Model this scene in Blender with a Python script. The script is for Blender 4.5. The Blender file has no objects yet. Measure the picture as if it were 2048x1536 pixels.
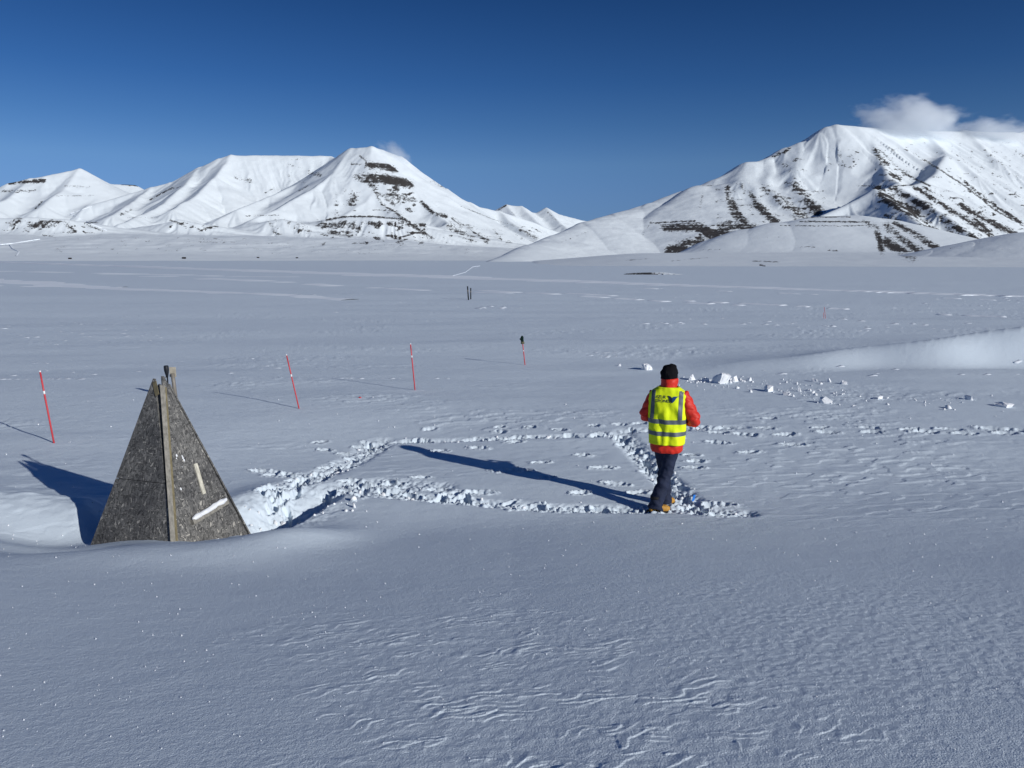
import bpy, bmesh, math, random
import numpy as np
from mathutils import Vector, Matrix, Euler

random.seed(7)
rng = np.random.default_rng(11)
SC = bpy.context.scene
COL = SC.collection

# ------------------------------------------------------------------ camera, sky, sun, exposure
F = 1538.0            # focal length in pixels of the 2048 px wide photograph
HOR = 517.0           # row of the true horizon
H = 3.11              # camera height above the snow the person stands on
PITCH = math.atan((768.0 - HOR) / F)
CP, SP = math.cos(PITCH), math.sin(PITCH)

cam_d = bpy.data.cameras.new('camera')
cam_d.sensor_width = 36.0
cam_d.lens = 36.0 * F / 2048.0
cam_d.clip_start = 0.05
cam_d.clip_end = 60000.0
cam = bpy.data.objects.new('camera', cam_d)
COL.objects.link(cam)
cam.location = (0, 0, H)
cam.rotation_euler = (math.radians(90) - PITCH, 0, 0)
SC.camera = cam

SUN_AZ = math.radians(131.0)     # clockwise from straight ahead (+Y)
SUN_EL = math.radians(20.0)
sun_dir = Vector((math.cos(SUN_EL) * math.sin(SUN_AZ), math.cos(SUN_EL) * math.cos(SUN_AZ), math.sin(SUN_EL)))
sun_d = bpy.data.lights.new('sun', 'SUN')
sun_d.energy = 3.6
sun_d.angle = math.radians(0.5)
sun_d.color = (1.0, 0.985, 0.955)
sun = bpy.data.objects.new('sun', sun_d)
COL.objects.link(sun)
sun.location = (20, -20, 30)
sun.rotation_euler = (-sun_dir).to_track_quat('-Z', 'Y').to_euler()

world = bpy.data.worlds.new('World')
SC.world = world
world.use_nodes = True
wn = world.node_tree.nodes
wl = world.node_tree.links
bg = wn['Background']
sky = wn.new('ShaderNodeTexSky')
sky.sky_type = 'NISHITA'
sky.sun_disc = False
sky.sun_elevation = SUN_EL
sky.sun_rotation = SUN_AZ
sky.altitude = 300.0
sky.air_density = 1.0
sky.dust_density = 0.0
sky.ozone_density = 3.0
# deep polar blue: the Nishita sky filtered by height above the horizon, as the photograph's sky falls off
wtc = wn.new('ShaderNodeTexCoord')
wsep = wn.new('ShaderNodeSeparateXYZ')
wl.new(wtc.outputs['Generated'], wsep.inputs[0])
wr = wn.new('ShaderNodeValToRGB')
stops = [(0.0, (0.17, 0.31, 0.74)), (0.030, (0.21, 0.34, 0.74)), (0.078, (0.27, 0.39, 0.70)), (0.115, (0.30, 0.43, 0.68)),
         (0.160, (0.215, 0.365, 0.605)), (0.208, (0.145, 0.300, 0.545)), (0.297, (0.090, 0.222, 0.428)), (0.45, (0.085, 0.21, 0.41))]
while len(wr.color_ramp.elements) < len(stops):
    wr.color_ramp.elements.new(0.5)
for e, (p, c) in zip(wr.color_ramp.elements, stops):
    e.position = p; e.color = (*c, 1)
wl.new(wsep.outputs['Z'], wr.inputs[0])
wmul = wn.new('ShaderNodeMix'); wmul.data_type = 'RGBA'; wmul.blend_type = 'MULTIPLY'
wmul.inputs[0].default_value = 1.0
wl.new(sky.outputs[0], wmul.inputs[6])
wl.new(wr.outputs[0], wmul.inputs[7])
wl.new(wmul.outputs[2], bg.inputs['Color'])
bg.inputs['Strength'].default_value = 0.1

SC.view_settings.view_transform = 'Standard'
SC.view_settings.look = 'None'
SC.view_settings.gamma = 1.0
SC.view_settings.use_curve_mapping = False
SC.view_settings.exposure = 0.0
SC.cycles.volume_bounces = 5
SC.cycles.max_bounces = 7
SC.cycles.diffuse_bounces = 3

# ------------------------------------------------------------------ helpers
def P(u, v, R):
    """point at horizontal distance R on the sight line of photo pixel (u, v)"""
    x = (u - 1024.0) / F
    yu = (768.0 - v) / F
    dy = CP + SP * yu
    dz = -SP + CP * yu
    s = R / math.hypot(x, dy)
    return (x * s, dy * s, H + dz * s)

def project(x, y, z):
    zz = z - H
    d = y * CP - zz * SP
    up = y * SP + zz * CP
    return 1024.0 + F * x / d, 768.0 - F * up / d

_perm = rng.permutation(256).astype(np.int64)
_perm = np.concatenate([_perm, _perm])
_ga = rng.random(256) * 2 * np.pi
_gx, _gy = np.cos(_ga), np.sin(_ga)

def noise(x, y, seed=0):
    x = np.asarray(x, float) + seed * 17.31
    y = np.asarray(y, float) - seed * 9.77
    xi = np.floor(x); yi = np.floor(y)
    xf = x - xi; yf = y - yi
    xi = xi.astype(np.int64) & 255; yi = yi.astype(np.int64) & 255
    x1 = (xi + 1) & 255; y1 = (yi + 1) & 255
    u = xf * xf * xf * (xf * (xf * 6 - 15) + 10)
    v = yf * yf * yf * (yf * (yf * 6 - 15) + 10)
    px0 = _perm[xi]; px1 = _perm[x1]
    def g(p, yy, fx, fy):
        h = _perm[p + yy]
        return _gx[h] * fx + _gy[h] * fy
    a = g(px0, yi, xf, yf); b = g(px1, yi, xf - 1, yf)
    c = g(px0, y1, xf, yf - 1); d = g(px1, y1, xf - 1, yf - 1)
    return ((a + (b - a) * u) + ((c + (d - c) * u) - (a + (b - a) * u)) * v) * 1.5

def fbm(x, y, octv=3, seed=0, gain=0.5, lac=2.03):
    s = 0.0; a = 1.0; n = 0.0
    for i in range(octv):
        s = s + a * noise(x, y, seed + i * 3)
        n += a; a *= gain
        x = x * lac; y = y * lac
    return s / n

def sstep(a, b, x):
    t = np.clip((x - a) / (b - a), 0, 1)
    return t * t * (3 - 2 * t)

def tagset(o, label=None, cat=None, group=None, kind=None):
    if label: o['label'] = label
    if cat: o['category'] = cat
    if group: o['group'] = group
    if kind: o['kind'] = kind
    return o

def link(o, parent=None):
    COL.objects.link(o)
    if parent is not None:
        o.parent = parent
    return o

def mesh_obj(name, verts, faces, mat=None, parent=None, smooth=True):
    me = bpy.data.meshes.new(name)
    me.from_pydata([tuple(v) for v in verts], [], faces)
    if smooth:
        me.polygons.foreach_set('use_smooth', [True] * len(me.polygons))
    if mat: me.materials.append(mat)
    me.update()
    return link(bpy.data.objects.new(name, me), parent)

def grid_obj(name, X, Y, Z, mat, wrap=False, keep=None):
    """fast regular-grid mesh"""
    n, m = X.shape
    co = np.stack([X, Y, Z], -1).reshape(-1, 3).astype(np.float32)
    idx = np.arange(n * m).reshape(n, m)
    if wrap:
        a = idx[:-1]; b = np.roll(idx, -1, 1)[:-1]; c = np.roll(idx, -1, 1)[1:]; d = idx[1:]
    else:
        a = idx[:-1, :-1]; b = idx[:-1, 1:]; c = idx[1:, 1:]; d = idx[1:, :-1]
    q = np.stack([a, b, c, d], -1).reshape(-1, 4)
    if keep is not None:
        q = q[keep.reshape(-1)]
    me = bpy.data.meshes.new(name)
    me.vertices.add(len(co)); me.vertices.foreach_set('co', co.ravel())
    nf = len(q)
    me.loops.add(nf * 4); me.loops.foreach_set('vertex_index', q.ravel().astype(np.int32))
    me.polygons.add(nf)
    me.polygons.foreach_set('loop_start', np.arange(0, nf * 4, 4, dtype=np.int32))
    me.polygons.foreach_set('loop_total', np.full(nf, 4, dtype=np.int32))
    me.polygons.foreach_set('use_smooth', np.ones(nf, dtype=bool))
    me.update(calc_edges=True)
    me.materials.append(mat)
    o = bpy.data.objects.new(name, me)
    COL.objects.link(o)
    return o

def set_attr(o, name, vals):
    at = o.data.attributes.new(name, 'FLOAT', 'POINT')
    at.data.foreach_set('value', np.asarray(vals, np.float32).ravel())

# ------------------------------------------------------------------ materials
def new_mat(name, color=(0.5, 0.5, 0.5), rough=0.8, spec=0.3):
    m = bpy.data.materials.new(name); m.use_nodes = True
    b = m.node_tree.nodes['Principled BSDF']
    b.inputs['Base Color'].default_value = (*color, 1)
    b.inputs['Roughness'].default_value = rough
    b.inputs['Specular IOR Level'].default_value = spec
    return m, m.node_tree.nodes, m.node_tree.links, b

def noise_node(n, l, vec, scale, detail=3.0, rough=0.55):
    t = n.new('ShaderNodeTexNoise')
    t.inputs['Scale'].default_value = scale
    t.inputs['Detail'].default_value = detail
    t.inputs['Roughness'].default_value = rough
    if vec is not None: l.new(vec, t.inputs['Vector'])
    return t

def mapping(n, l, vec, scale=(1, 1, 1), rot=(0, 0, 0)):
    m = n.new('ShaderNodeMapping')
    m.inputs['Scale'].default_value = scale
    m.inputs['Rotation'].default_value = rot
    l.new(vec, m.inputs['Vector'])
    return m.outputs[0]

def ramp(n, l, fac, stops):
    r = n.new('ShaderNodeValToRGB')
    els = r.color_ramp.elements
    while len(els) < len(stops): els.new(0.5)
    for e, (p, c) in zip(els, stops):
        e.position = p; e.color = (*c, 1)
    l.new(fac, r.inputs[0])
    return r.outputs[0]

def bump(n, l, h, strength, dist, normal=None):
    b = n.new('ShaderNodeBump')
    b.inputs['Strength'].default_value = strength
    b.inputs['Distance'].default_value = dist
    l.new(h, b.inputs['Height'])
    if normal is not None: l.new(normal, b.inputs['Normal'])
    return b.outputs[0]

SNOW = (0.828, 0.892, 0.922)          # clean snow
CRUST = (0.695, 0.785, 0.858)         # old wind-packed crust of the plain

def snow_material(name, scales, tint=SNOW):
    """scales: list of (noise scale, bump distance in m)"""
    m, n, l, b = new_mat(name, tint, 0.75, 0.2)
    tc = n.new('ShaderNodeTexCoord')
    nrm = None
    for sc, di, st in scales:
        t = noise_node(n, l, tc.outputs['Object'], sc, 2.0, 0.6)
        nrm = bump(n, l, t.outputs[0], st, di, nrm)
    if nrm is not None: l.new(nrm, b.inputs['Normal'])
    return m

M_GROUND = snow_material('wind_packed_snow', [(3.0, 0.012, 0.5), (32.0, 0.0036, 0.6), (120.0, 0.0050, 1.0)], CRUST)
M_CLOD = snow_material('broken_snow', [(30.0, 0.01, 0.6)], (0.83, 0.85, 0.87))
M_TRACK = snow_material('packed_track_snow', [(2.0, 0.05, 0.3)], (0.89, 0.95, 1.0))

def mountain_material(name, bump_scale, rock=(0.058, 0.054, 0.052)):
    m, n, l, b = new_mat(name, SNOW, 0.8, 0.15)
    tc = n.new('ShaderNodeTexCoord')
    at = n.new('ShaderNodeAttribute'); at.attribute_name = 'rock'
    # fine break-up, stretched along the level so strata read
    v1 = mapping(n, l, tc.outputs['Object'], (1, 1, 3.5))
    t1 = noise_node(n, l, v1, 1 / 26.0 * bump_scale, 4.0, 0.65)
    t2 = noise_node(n, l, tc.outputs['Object'], 1 / 9.0 * bump_scale, 2.0, 0.6)
    add = n.new('ShaderNodeMath'); add.operation = 'ADD'
    l.new(t1.outputs[0], add.inputs[0]); l.new(t2.outputs[0], add.inputs[1])
    sub = n.new('ShaderNodeMath'); sub.operation = 'MULTIPLY_ADD'
    l.new(add.outputs[0], sub.inputs[0]); sub.inputs[1].default_value = 1.1; sub.inputs[2].default_value = -1.1
    s2 = n.new('ShaderNodeMath'); s2.operation = 'ADD'
    l.new(sub.outputs[0], s2.inputs[0]); l.new(at.outputs['Fac'], s2.inputs[1])
    mr = n.new('ShaderNodeMapRange'); mr.interpolation_type = 'SMOOTHSTEP'
    mr.inputs['From Min'].default_value = 0.40; mr.inputs['From Max'].default_value = 0.74
    l.new(s2.outputs[0], mr.inputs['Value'])
    rk = ramp(n, l, t1.outputs[0], [(0.3, tuple(c * 0.65 for c in rock)), (0.55, rock), (0.75, tuple(c * 1.9 for c in rock))])
    mx = n.new('ShaderNodeMix'); mx.data_type = 'RGBA'
    mx.inputs[6].default_value = (*SNOW, 1)
    l.new(mr.outputs[0], mx.inputs[0]); l.new(rk, mx.inputs[7])
    l.new(mx.outputs[2], b.inputs['Base Color'])
    t3 = noise_node(n, l, tc.outputs['Object'], 1 / 55.0 * bump_scale, 4.0, 0.55)
    nb = bump(n, l, t3.outputs[0], 0.5, 5.0 / bump_scale)
    l.new(nb, b.inputs['Normal'])
    return m

# ------------------------------------------------------------------ the snow plain near the camera
def zplain(r):
    q = np.clip(r, 0, 910) - 60.0
    return -0.006 * (np.sqrt(q * q + 900.0) + q) / 2

def flat_hit(u, v, z=0.0):
    x = (u - 1024.0) / F; yu = (768.0 - v) / F
    dy = CP + SP * yu; dz = -SP + CP * yu
    t = (z - H) / dz
    return np.array([x * t, dy * t])

def gauss(x, y, cx, cy, sx, sy, rot=0.0):
    c, s = math.cos(rot), math.sin(rot)
    a = (x - cx) * c + (y - cy) * s
    b = -(x - cx) * s + (y - cy) * c
    return np.exp(-(a / sx) ** 2 - (b / sy) ** 2)

def seg_dist(x, y, p, q):
    dx, dy = q[0] - p[0], q[1] - p[1]
    L2 = dx * dx + dy * dy + 1e-9
    t = np.clip(((x - p[0]) * dx + (y - p[1]) * dy) / L2, 0, 1)
    return np.hypot(x - p[0] - t * dx, y - p[1] - t * dy), t

# corners of the trampled rectangle
TA = flat_hit(1490, 1034); TB = flat_hit(655, 975); TC = flat_hit(765, 879); TD = flat_hit(1245, 879)
TE = flat_hit(1395, 1022)
DITCH_A = (-2.98, 8.35); DITCH_B = (-2.52, 9.85)

def base_height(x, y):
    """large forms: photographer's mound, drifts, scoops, bank on the right"""
    r = np.hypot(x, y)
    z = zplain(r)
    # mound the photographer stands on, falling away to the trampled trench
    yy = y + 0.10 * x * (x < 0) - 0.015 * x * (x > 0)
    t = 1 - yy / (8.6 + 0.25 * np.sin(x * 0.9 + 0.5))
    wt = 0.025 + 0.16 * sstep(0.6, 6.0, x) + 0.10 * sstep(-5.5, -9, x)
    t = np.clip(np.where(t / wt > 30, t, wt * np.log1p(np.exp(np.clip(t / wt, -30, 30)))), 0, 3)
    z = z + 1.70 * t ** 1.03 * (1 - np.exp(-np.clip(yy + 12, 0, 99)))
    # lip in front of the shelter
    z = z + 0.08 * gauss(x, y, -3.2, 7.0, 1.2, 0.50, -0.05) - 0.09 * gauss(x, y, -5.0, 7.25, 0.75, 0.6) - 0.13 * gauss(x, y, -4.55, 7.50, 0.62, 0.38, -0.3)
    z = z + 0.17 * gauss(x, y, -2.35, 7.75, 0.75, 0.45, 0.9)
    # scoop left of the shelter and the wind-cut drift behind it
    z = z - 0.20 * gauss(x, y, -5.05, 8.15, 0.95, 0.42, 0.10)
    yc = 8.95 - 0.10 * (x + 5.5) + 0.10 * np.sin(x * 2.1 + 0.6)
    sharp = np.where(y < yc, sstep(-0.85, 0.05, y - yc), np.exp(-(np.clip(y - yc, 0, None) / 1.1)))
    endx = -4.72 + 0.10 * np.sin(y * 3.3)
    z = z + (0.17 + 0.06 * np.clip(-5 - x, 0, 2)) * sharp * sstep(0.0, 0.38, endx - x) * sstep(-12, -8, x)
    z = z + 0.05 * sharp * fbm(x * 1.7, y * 2.6, 3, 83) * (x < -4.0)
    # ditch dug beside the shelter
    d, tt = seg_dist(x, y, DITCH_A, DITCH_B)
    dx_, dy_ = DITCH_B[0] - DITCH_A[0], DITCH_B[1] - DITCH_A[1]
    sg = ((x - DITCH_A[0]) * dy_ - (y - DITCH_A[1]) * dx_) > 0        # side towards the camera
    fall = np.where(sg, np.exp(-(d / 0.22) ** 5), np.exp(-(d / 0.44) ** 2.2))
    z = z - (0.50 - 0.26 * tt) * fall
    z = z + 0.12 * gauss(x, y, -3.35, 9.65, 0.45, 0.8, -0.5)
    z = z - 0.13 * gauss(x, y, -2.4, 12.7, 2.6, 1.7)
    # bank on the right with a wind-cut crest
    hb = 0.064 * np.clip(x - 5.0, 0, 16) ** 1.25
    yc = 22.3 + 0.03 * (x - 10) + 0.12 * np.sin(x * 0.8) + 0.12 * np.sin(x * 1.9 + 1)
    prof = np.where(y < yc, sstep(-1.65, 0.15, y - yc), np.exp(-np.clip(y - yc, 0, None) / 2.6))
    z = z + hb * prof + 0.012 * np.clip(hb, 0, 0.7) * prof * (y < yc + 0.5) * fbm(x * 3.5, y * 5.0, 3, 93) + 0.10 * sstep(4, 12, x) * gauss(x, y, 14.0, 20.2, 9.0, 1.6)
    return z

PRINTS = []   # (x, y, half length, half width, depth, angle)
def add_print(u, v, lpx=38, ang=None, depth=0.075):
    p = flat_hit(u, v)
    d = math.hypot(*p)
    a = lpx / 2 * d / F
    PRINTS.append((p[0], p[1], a, max(0.065, a * 0.42), depth, random.uniform(-0.35, 0.35) if ang is None else ang))

for (u, v, w) in [(880, 897, 36), (957, 894, 40), (1030, 886, 34), (1165, 912, 34), (1080, 925, 36), (1012, 941, 56),
                  (1052, 940, 30), (1205, 937, 48), (1232, 968, 52), (958, 983, 62), (880, 975, 56), (742, 968, 60),
                  (790, 962, 40), (700, 958, 44), (1000, 868, 30), (1120, 868, 30), (840, 952, 40), (905, 985, 50),
                  (1452, 866, 56), (1530, 866, 38), (1640, 865, 34), (1740, 865, 36), (1820, 867, 42), (1900, 866, 46),
                  (1990, 864, 60), (2036, 866, 40), (1435, 874, 40), (1570, 878, 44), (1655, 874, 40), (1745, 873, 40),
                  (1850, 872, 52), (1930, 874, 40), (2010, 872, 40), (1492, 878, 48), (1436, 891, 46), (1584, 897, 46),
                  (1498, 910, 42), (1386, 938, 40), (1384, 913, 34), (1392, 925, 40), (1350, 884, 30), (1240, 860, 30),
                  (1280, 858, 34), (1330, 862, 30), (1190, 862, 26), (1060, 862, 24), (1540, 846, 26), (1000, 860, 24),
                  (860, 860, 30), (690, 900, 34), (640, 880, 30), (650, 893, 30), (720, 888, 36), (560, 945, 60), (530, 938, 60),
                  (585, 950, 50), (1440, 1012, 60), (1275, 985, 46), (1160, 985, 40), (1095, 955, 30)]:
    add_print(u, v, w)

PATHS = [  # polyline, half width, stamps per metre, depth
    ([TB, (flat_hit(850, 993)), (flat_hit(1080, 1012)), TE, TA], 0.12, 7.0, 0.085),
    ([TE, (flat_hit(1330, 960)), TD], 0.16, 9, 0.09),
    ([TD, (flat_hit(1010, 879)), TC], 0.085, 7, 0.06),
    ([TC, (flat_hit(700, 915)), (flat_hit(640, 945)), (flat_hit(560, 985)), (-2.85, 8.9)], 0.19, 9, 0.075),
    ([TB, (flat_hit(760, 962)), (flat_hit(880, 972))], 0.18, 5, 0.07),
    ([flat_hit(1245, 872), flat_hit(1330, 868), flat_hit(1480, 864)], 0.11, 5, 0.055),
]
CLODS = []   # (x, y, size)
for pl, hw, per, dep in PATHS:
    for a, b in zip(pl[:-1], pl[1:]):
        L = math.hypot(b[0] - a[0], b[1] - a[1])
        ang0 = math.atan2(b[1] - a[1], b[0] - a[0])
        for k in range(int(L * per) + 1):
            t = random.random()
            off = random.gauss(0, hw * 0.55)
            x = a[0] + (b[0] - a[0]) * t - math.sin(ang0) * off
            y = a[1] + (b[1] - a[1]) * t + math.cos(ang0) * off
            PRINTS.append((x, y, random.uniform(0.11, 0.17), random.uniform(0.05, 0.075), dep * random.uniform(0.5, 1.1), ang0 + random.gauss(0, 0.6)))
        for k in range(int(L * per * 1.9)):
            t = random.random()
            off = random.gauss(0, hw * 0.75)
            CLODS.append((a[0] + (b[0] - a[0]) * t - math.sin(ang0) * off, a[1] + (b[1] - a[1]) * t + math.cos(ang0) * off,
                          min(0.048, 0.006 + random.expovariate(1 / 0.009))))

def path_mask(x, y):
    m = np.zeros_like(x)
    for pl, hw, per, dep in PATHS:
        for a, b in zip(pl[:-1], pl[1:]):
            d, _ = seg_dist(x, y, a, b)
            m = np.maximum(m, np.exp(-(d / (hw * 1.25)) ** 4) * (dep / 0.1))
    return m

def ripple(x, y, gx, gy, wob, step, w, seed, zig=0.0):
    """saw-tooth wind crust: short risers on the windward (sunny) side, long gentle backs"""
    def tf(x, y):
        return gx * x + gy * y + wob * fbm(x * 1.3, y * 1.7, 3, seed) + wob * 0.25 * noise(x * 6, y * 6, seed + 5) + wob * zig * (np.abs(noise(x * 3.4, y * 2.8, seed + 8)) + 0.18 * noise(x * 12, y * 12, seed + 9))
    t = tf(x, y)
    fr = t - np.floor(t)
    e = 0.012
    back = (t - tf(x + 0.755 * e, y - 0.656 * e)) / e          # how steeply t falls towards the sun
    g0 = math.hypot(gx, gy)
    keep = sstep(0.15 * g0, 0.6 * g0, back)
    return step * keep * (sstep(0, w, fr) - fr)

def detail_height(x, y, dr):
    """wind-worked relief; dr = local mesh spacing along the sight line"""
    z = np.zeros_like(x)
    r = np.hypot(x, y)
    # broad undulation of the plain
    z += 0.035 * fbm(x / 5.5, y / 3.4, 3, 2) * np.clip(r / 12, 0.15, 1)
    far = r > 25
    if far.any():
        xf, yf = x[far], y[far]
        z[far] += 0.10 * fbm(xf / 60, yf / 24, 3, 21) * np.clip((r[far] - 25) / 60, 0, 1.6)
        z[far] += 0.9 * fbm(xf / 300, yf / 130, 2, 24) * np.clip((r[far] - 200) / 600, 0, 1)
    # fine wind streaks on the plain, drawn out across the view
    for lx, ly, am, sd in ((3.2, 1.1, 0.0085, 25), (1.3, 0.45, 0.0032, 27), (9.0, 3.0, 0.032, 28), (30.0, 8.0, 0.10, 29), (110.0, 26.0, 0.20, 30)):
        wgt = np.clip(ly / (2.0 * dr), 0, 1) * sstep(6.5, 13, r)
        m_ = wgt > 0.02
        tex = fbm((x[m_] + 0.25 * y[m_]) / lx, y[m_] / ly, 2, sd)
        z[m_] += am * wgt[m_] * (tex + 0.8 * np.clip(tex - 0.25, 0, 1))
    mid = (r > 7) & (r < 75)
    xm, ym, rm = x[mid], y[mid], r[mid]
    # sastrugi plates with a sharp lit step
    patch = sstep(0.0, 0.34, fbm(xm / 6.5, ym / 4.0, 3, 31))
    s1 = ripple(xm * 0.45, ym, -0.05, 0.50, 1.0, 1.0, 0.10, 33)
    z[mid] += 0.020 * s1 * patch * np.clip((rm - 8) / 6, 0, 1) * np.clip((75 - rm) / 25, 0, 1)
    patch2 = sstep(0.05, 0.4, fbm(xm / 2.1 + 9, ym / 3.1, 2, 35))
    s2 = ripple(xm * 0.5, ym, 0.10, 1.1, 0.8, 1.0, 0.14, 37)
    z[mid] += 0.0045 * s2 * patch2 * np.clip((rm - 7) / 4, 0, 1) * np.clip((40 - rm) / 14, 0, 1)
    # small dimples everywhere the mesh can carry them
    near = r < 32
    xn, yn, rn = x[near], y[near], r[near]
    w = np.clip(0.11 / (2.0 * dr[near]), 0, 1)
    z[near] += (0.0020 + 0.0022 * sstep(8, 12, rn)) * w * fbm(xn * 3.6, yn * 6.0, 2, 41)
    w = np.clip(0.035 / (2.0 * dr[near]), 0, 1)
    z[near] += 0.0011 * w * noise(xn * 30, yn * 32, 44)
    # foreground wind crust
    fg = r < 9.5
    xn, yn = x[fg], y[fg]
    reg = gauss(xn, yn, -0.15, 4.3, 1.35, 1.35, 0.10) * 1.15 + 0.62 * gauss(xn, yn, 0.7, 3.1, 1.1, 0.9) + 0.30 * gauss(xn, yn, -1.6, 2.7, 0.5, 0.4)
    pm = sstep(0.22, 0.75, reg + 0.75 * fbm(xn * 0.9, yn * 1.3, 3, 51) - 0.10)
    pm2 = sstep(-0.02, 0.26, fbm(xn * 2.4, yn * 4.2, 2, 52))
    z[fg] += 0.0050 * pm * pm2 * ripple(xn, yn, -4.0, 8.2, 2.6, 1.0, 0.080, 53, 0.40)
    pm3 = sstep(0.0, 0.3, fbm(xn * 3.0 + 4, yn * 4.0, 2, 57))
    z[fg] += 0.0037 * pm * pm3 * ripple(xn, yn, -3.4, 12.0, 3.4, 1.0, 0.10, 58, 0.40)
    z[fg] += 0.0028 * (0.08 + pm) * fbm(xn * 10, yn * 12, 2, 59)
    # coarse crystal bumps, low right
    rg = sstep(0.2, 0.7, gauss(xn, yn, 2.6, 4.4, 2.0, 1.6) + 0.5 * fbm(xn * 1.1, yn * 1.6, 3, 61))
    z[fg] += 0.0042 * rg * fbm(xn * 13, yn * 17, 2, 63)
    return z

def stamps(x, y, z):
    sel = np.where((y > 6.9) & (y < 15.5) & (np.abs(x) < 11))[0]
    xs, ys, zs = x[sel], y[sel], z[sel].copy()
    pm = path_mask(xs, ys)
    zs += pm * (-0.05 + 0.055 * fbm(xs * 6.5, ys * 6.5, 3, 71) + 0.03 * noise(xs * 19, ys * 19, 75))
    # rough dug side of the ditch
    dm = gauss(xs, ys, -2.95, 9.1, 0.55, 1.0, -0.35)
    zs += dm * (0.07 * fbm(xs * 4.5, ys * 4.5, 3, 77) + 0.02 * noise(xs * 16, ys * 16, 79))
    order = np.argsort(xs); xo = xs[order]
    for (px, py, a, b, dep, ang) in PRINTS:
        R = a * 2.1
        i0, i1 = np.searchsorted(xo, px - R), np.searchsorted(xo, px + R)
        ii = order[i0:i1]
        ii = ii[np.abs(ys[ii] - py) < R]
        if len(ii) == 0: continue
        c, s = math.cos(ang), math.sin(ang)
        dx, dy = xs[ii] - px, ys[ii] - py
        p = (dx * c + dy * s) / a; q = (-dx * s + dy * c) / b
        rr = np.sqrt(p * p + q * q) + 0.32 * noise(dx * 13 + px * 7, dy * 13 + py * 7, 3)
        pit = 1 - sstep(0.72, 1.02, rr)
        rim = np.exp(-((rr - 1.18) / 0.22) ** 2)
        lump = noise(xs[ii] * 24, ys[ii] * 24, 9)
        zs[ii] += -dep * pit + dep * 0.34 * rim * (0.6 + 0.9 * lump) + 0.022 * pit * lump
    z[sel] = zs
    return z

def build_ground():
    rs = [0.4, 0.8, 1.2, 1.5]
    r = 1.75
    while r < 14000:
        rs.append(r)
        hl = H - 1.70 * max(0, 1 - r / 8.6) ** 1.03 + 0.006 * max(0, min(r, 910) - 60)
        px = 0.70 if r < 7.4 else (0.44 if r < 13.2 else (0.62 if r < 60 else 1.0))
        dr = px * r * r / (769.0 * hl)
        r += min(dr, 0.25 * r, 900)
    rs.append(14000.0); rs.append(30000.0)
    rs = np.array(rs)
    fine = np.radians(np.arange(-39.5, 39.51, 0.084))
    coarse = np.radians(np.concatenate([np.arange(42, 318, 6)]))
    th = np.concatenate([fine, coarse])
    R, T = np.meshgrid(rs, th, indexing='ij')
    X = R * np.sin(T); Y = R * np.cos(T)
    drs = np.gradient(rs)
    DR = np.repeat(drs[:, None], len(th), 1)
    shp = X.shape
    x, y, dr = X.ravel(), Y.ravel(), DR.ravel()
    z = base_height(x, y)
    infr = (np.abs(T.ravel()) < math.radians(45))
    zi = detail_height(x[infr], y[infr], dr[infr])
    z[infr] += zi
    z = stamps(x, y, z)
    o = grid_obj('snow_ground', X, Y, z.reshape(shp), M_GROUND, wrap=True)
    # close the hole under the camera
    tagset(o, 'wind packed snow plain with sastrugi and trampled trenches', kind='structure')
    return rs, th, z.reshape(shp)

G_RS, G_TH, G_Z = build_ground()
def ground_z(x, y):
    """height of the finished snow surface"""
    r = math.hypot(x, y); t = math.atan2(x, y)
    i = int(np.clip(np.searchsorted(G_RS, r) - 1, 0, len(G_RS) - 2))
    fr = (r - G_RS[i]) / (G_RS[i + 1] - G_RS[i])
    nf = int(round((39.5 * 2) / 0.084)) + 1
    j = (t - G_TH[0]) / (G_TH[1] - G_TH[0])
    j = min(max(j, 0), nf - 2.001); j0 = int(j); fj = j - j0
    a = G_Z[i, j0] * (1 - fj) + G_Z[i, j0 + 1] * fj
    b = G_Z[i + 1, j0] * (1 - fj) + G_Z[i + 1, j0 + 1] * fj
    return float(a * (1 - fr) + b * fr)

def ground_hit(u, v):
    """where the sight line of photo pixel (u, v) first meets the finished snow"""
    x = (u - 1024.0) / F; yu = (768.0 - v) / F
    dy = CP + SP * yu; dz = -SP + CP * yu
    hyp = math.hypot(x, dy)
    j = (math.atan2(x, dy) - G_TH[0]) / (G_TH[1] - G_TH[0])
    j = min(max(j, 0), 938.0); j0 = int(j); fj = j - j0
    col = G_Z[:, j0] * (1 - fj) + G_Z[:, j0 + 1] * fj
    gap = H + dz / hyp * G_RS - col
    k = int(np.argmax((gap < 0) & (G_RS > 2.0)))
    if k == 0: k = len(G_RS) - 2
    f = gap[k - 1] / (gap[k - 1] - gap[k] + 1e-9)
    r = G_RS[k - 1] + (G_RS[k] - G_RS[k - 1]) * min(max(f, 0), 1)
    return x / hyp * r, dy / hyp * r, float(col[k - 1] * (1 - f) + col[k] * f)

# ------------------------------------------------------------------ mountains
def smax(a, b, k):
    k = k * np.clip((np.maximum(a, b) + 40) / 120, 0.02, 1)
    h = np.clip(k - np.abs(a - b), 0, None) / k
    return np.maximum(a, b) + h * h * k * 0.25

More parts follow.
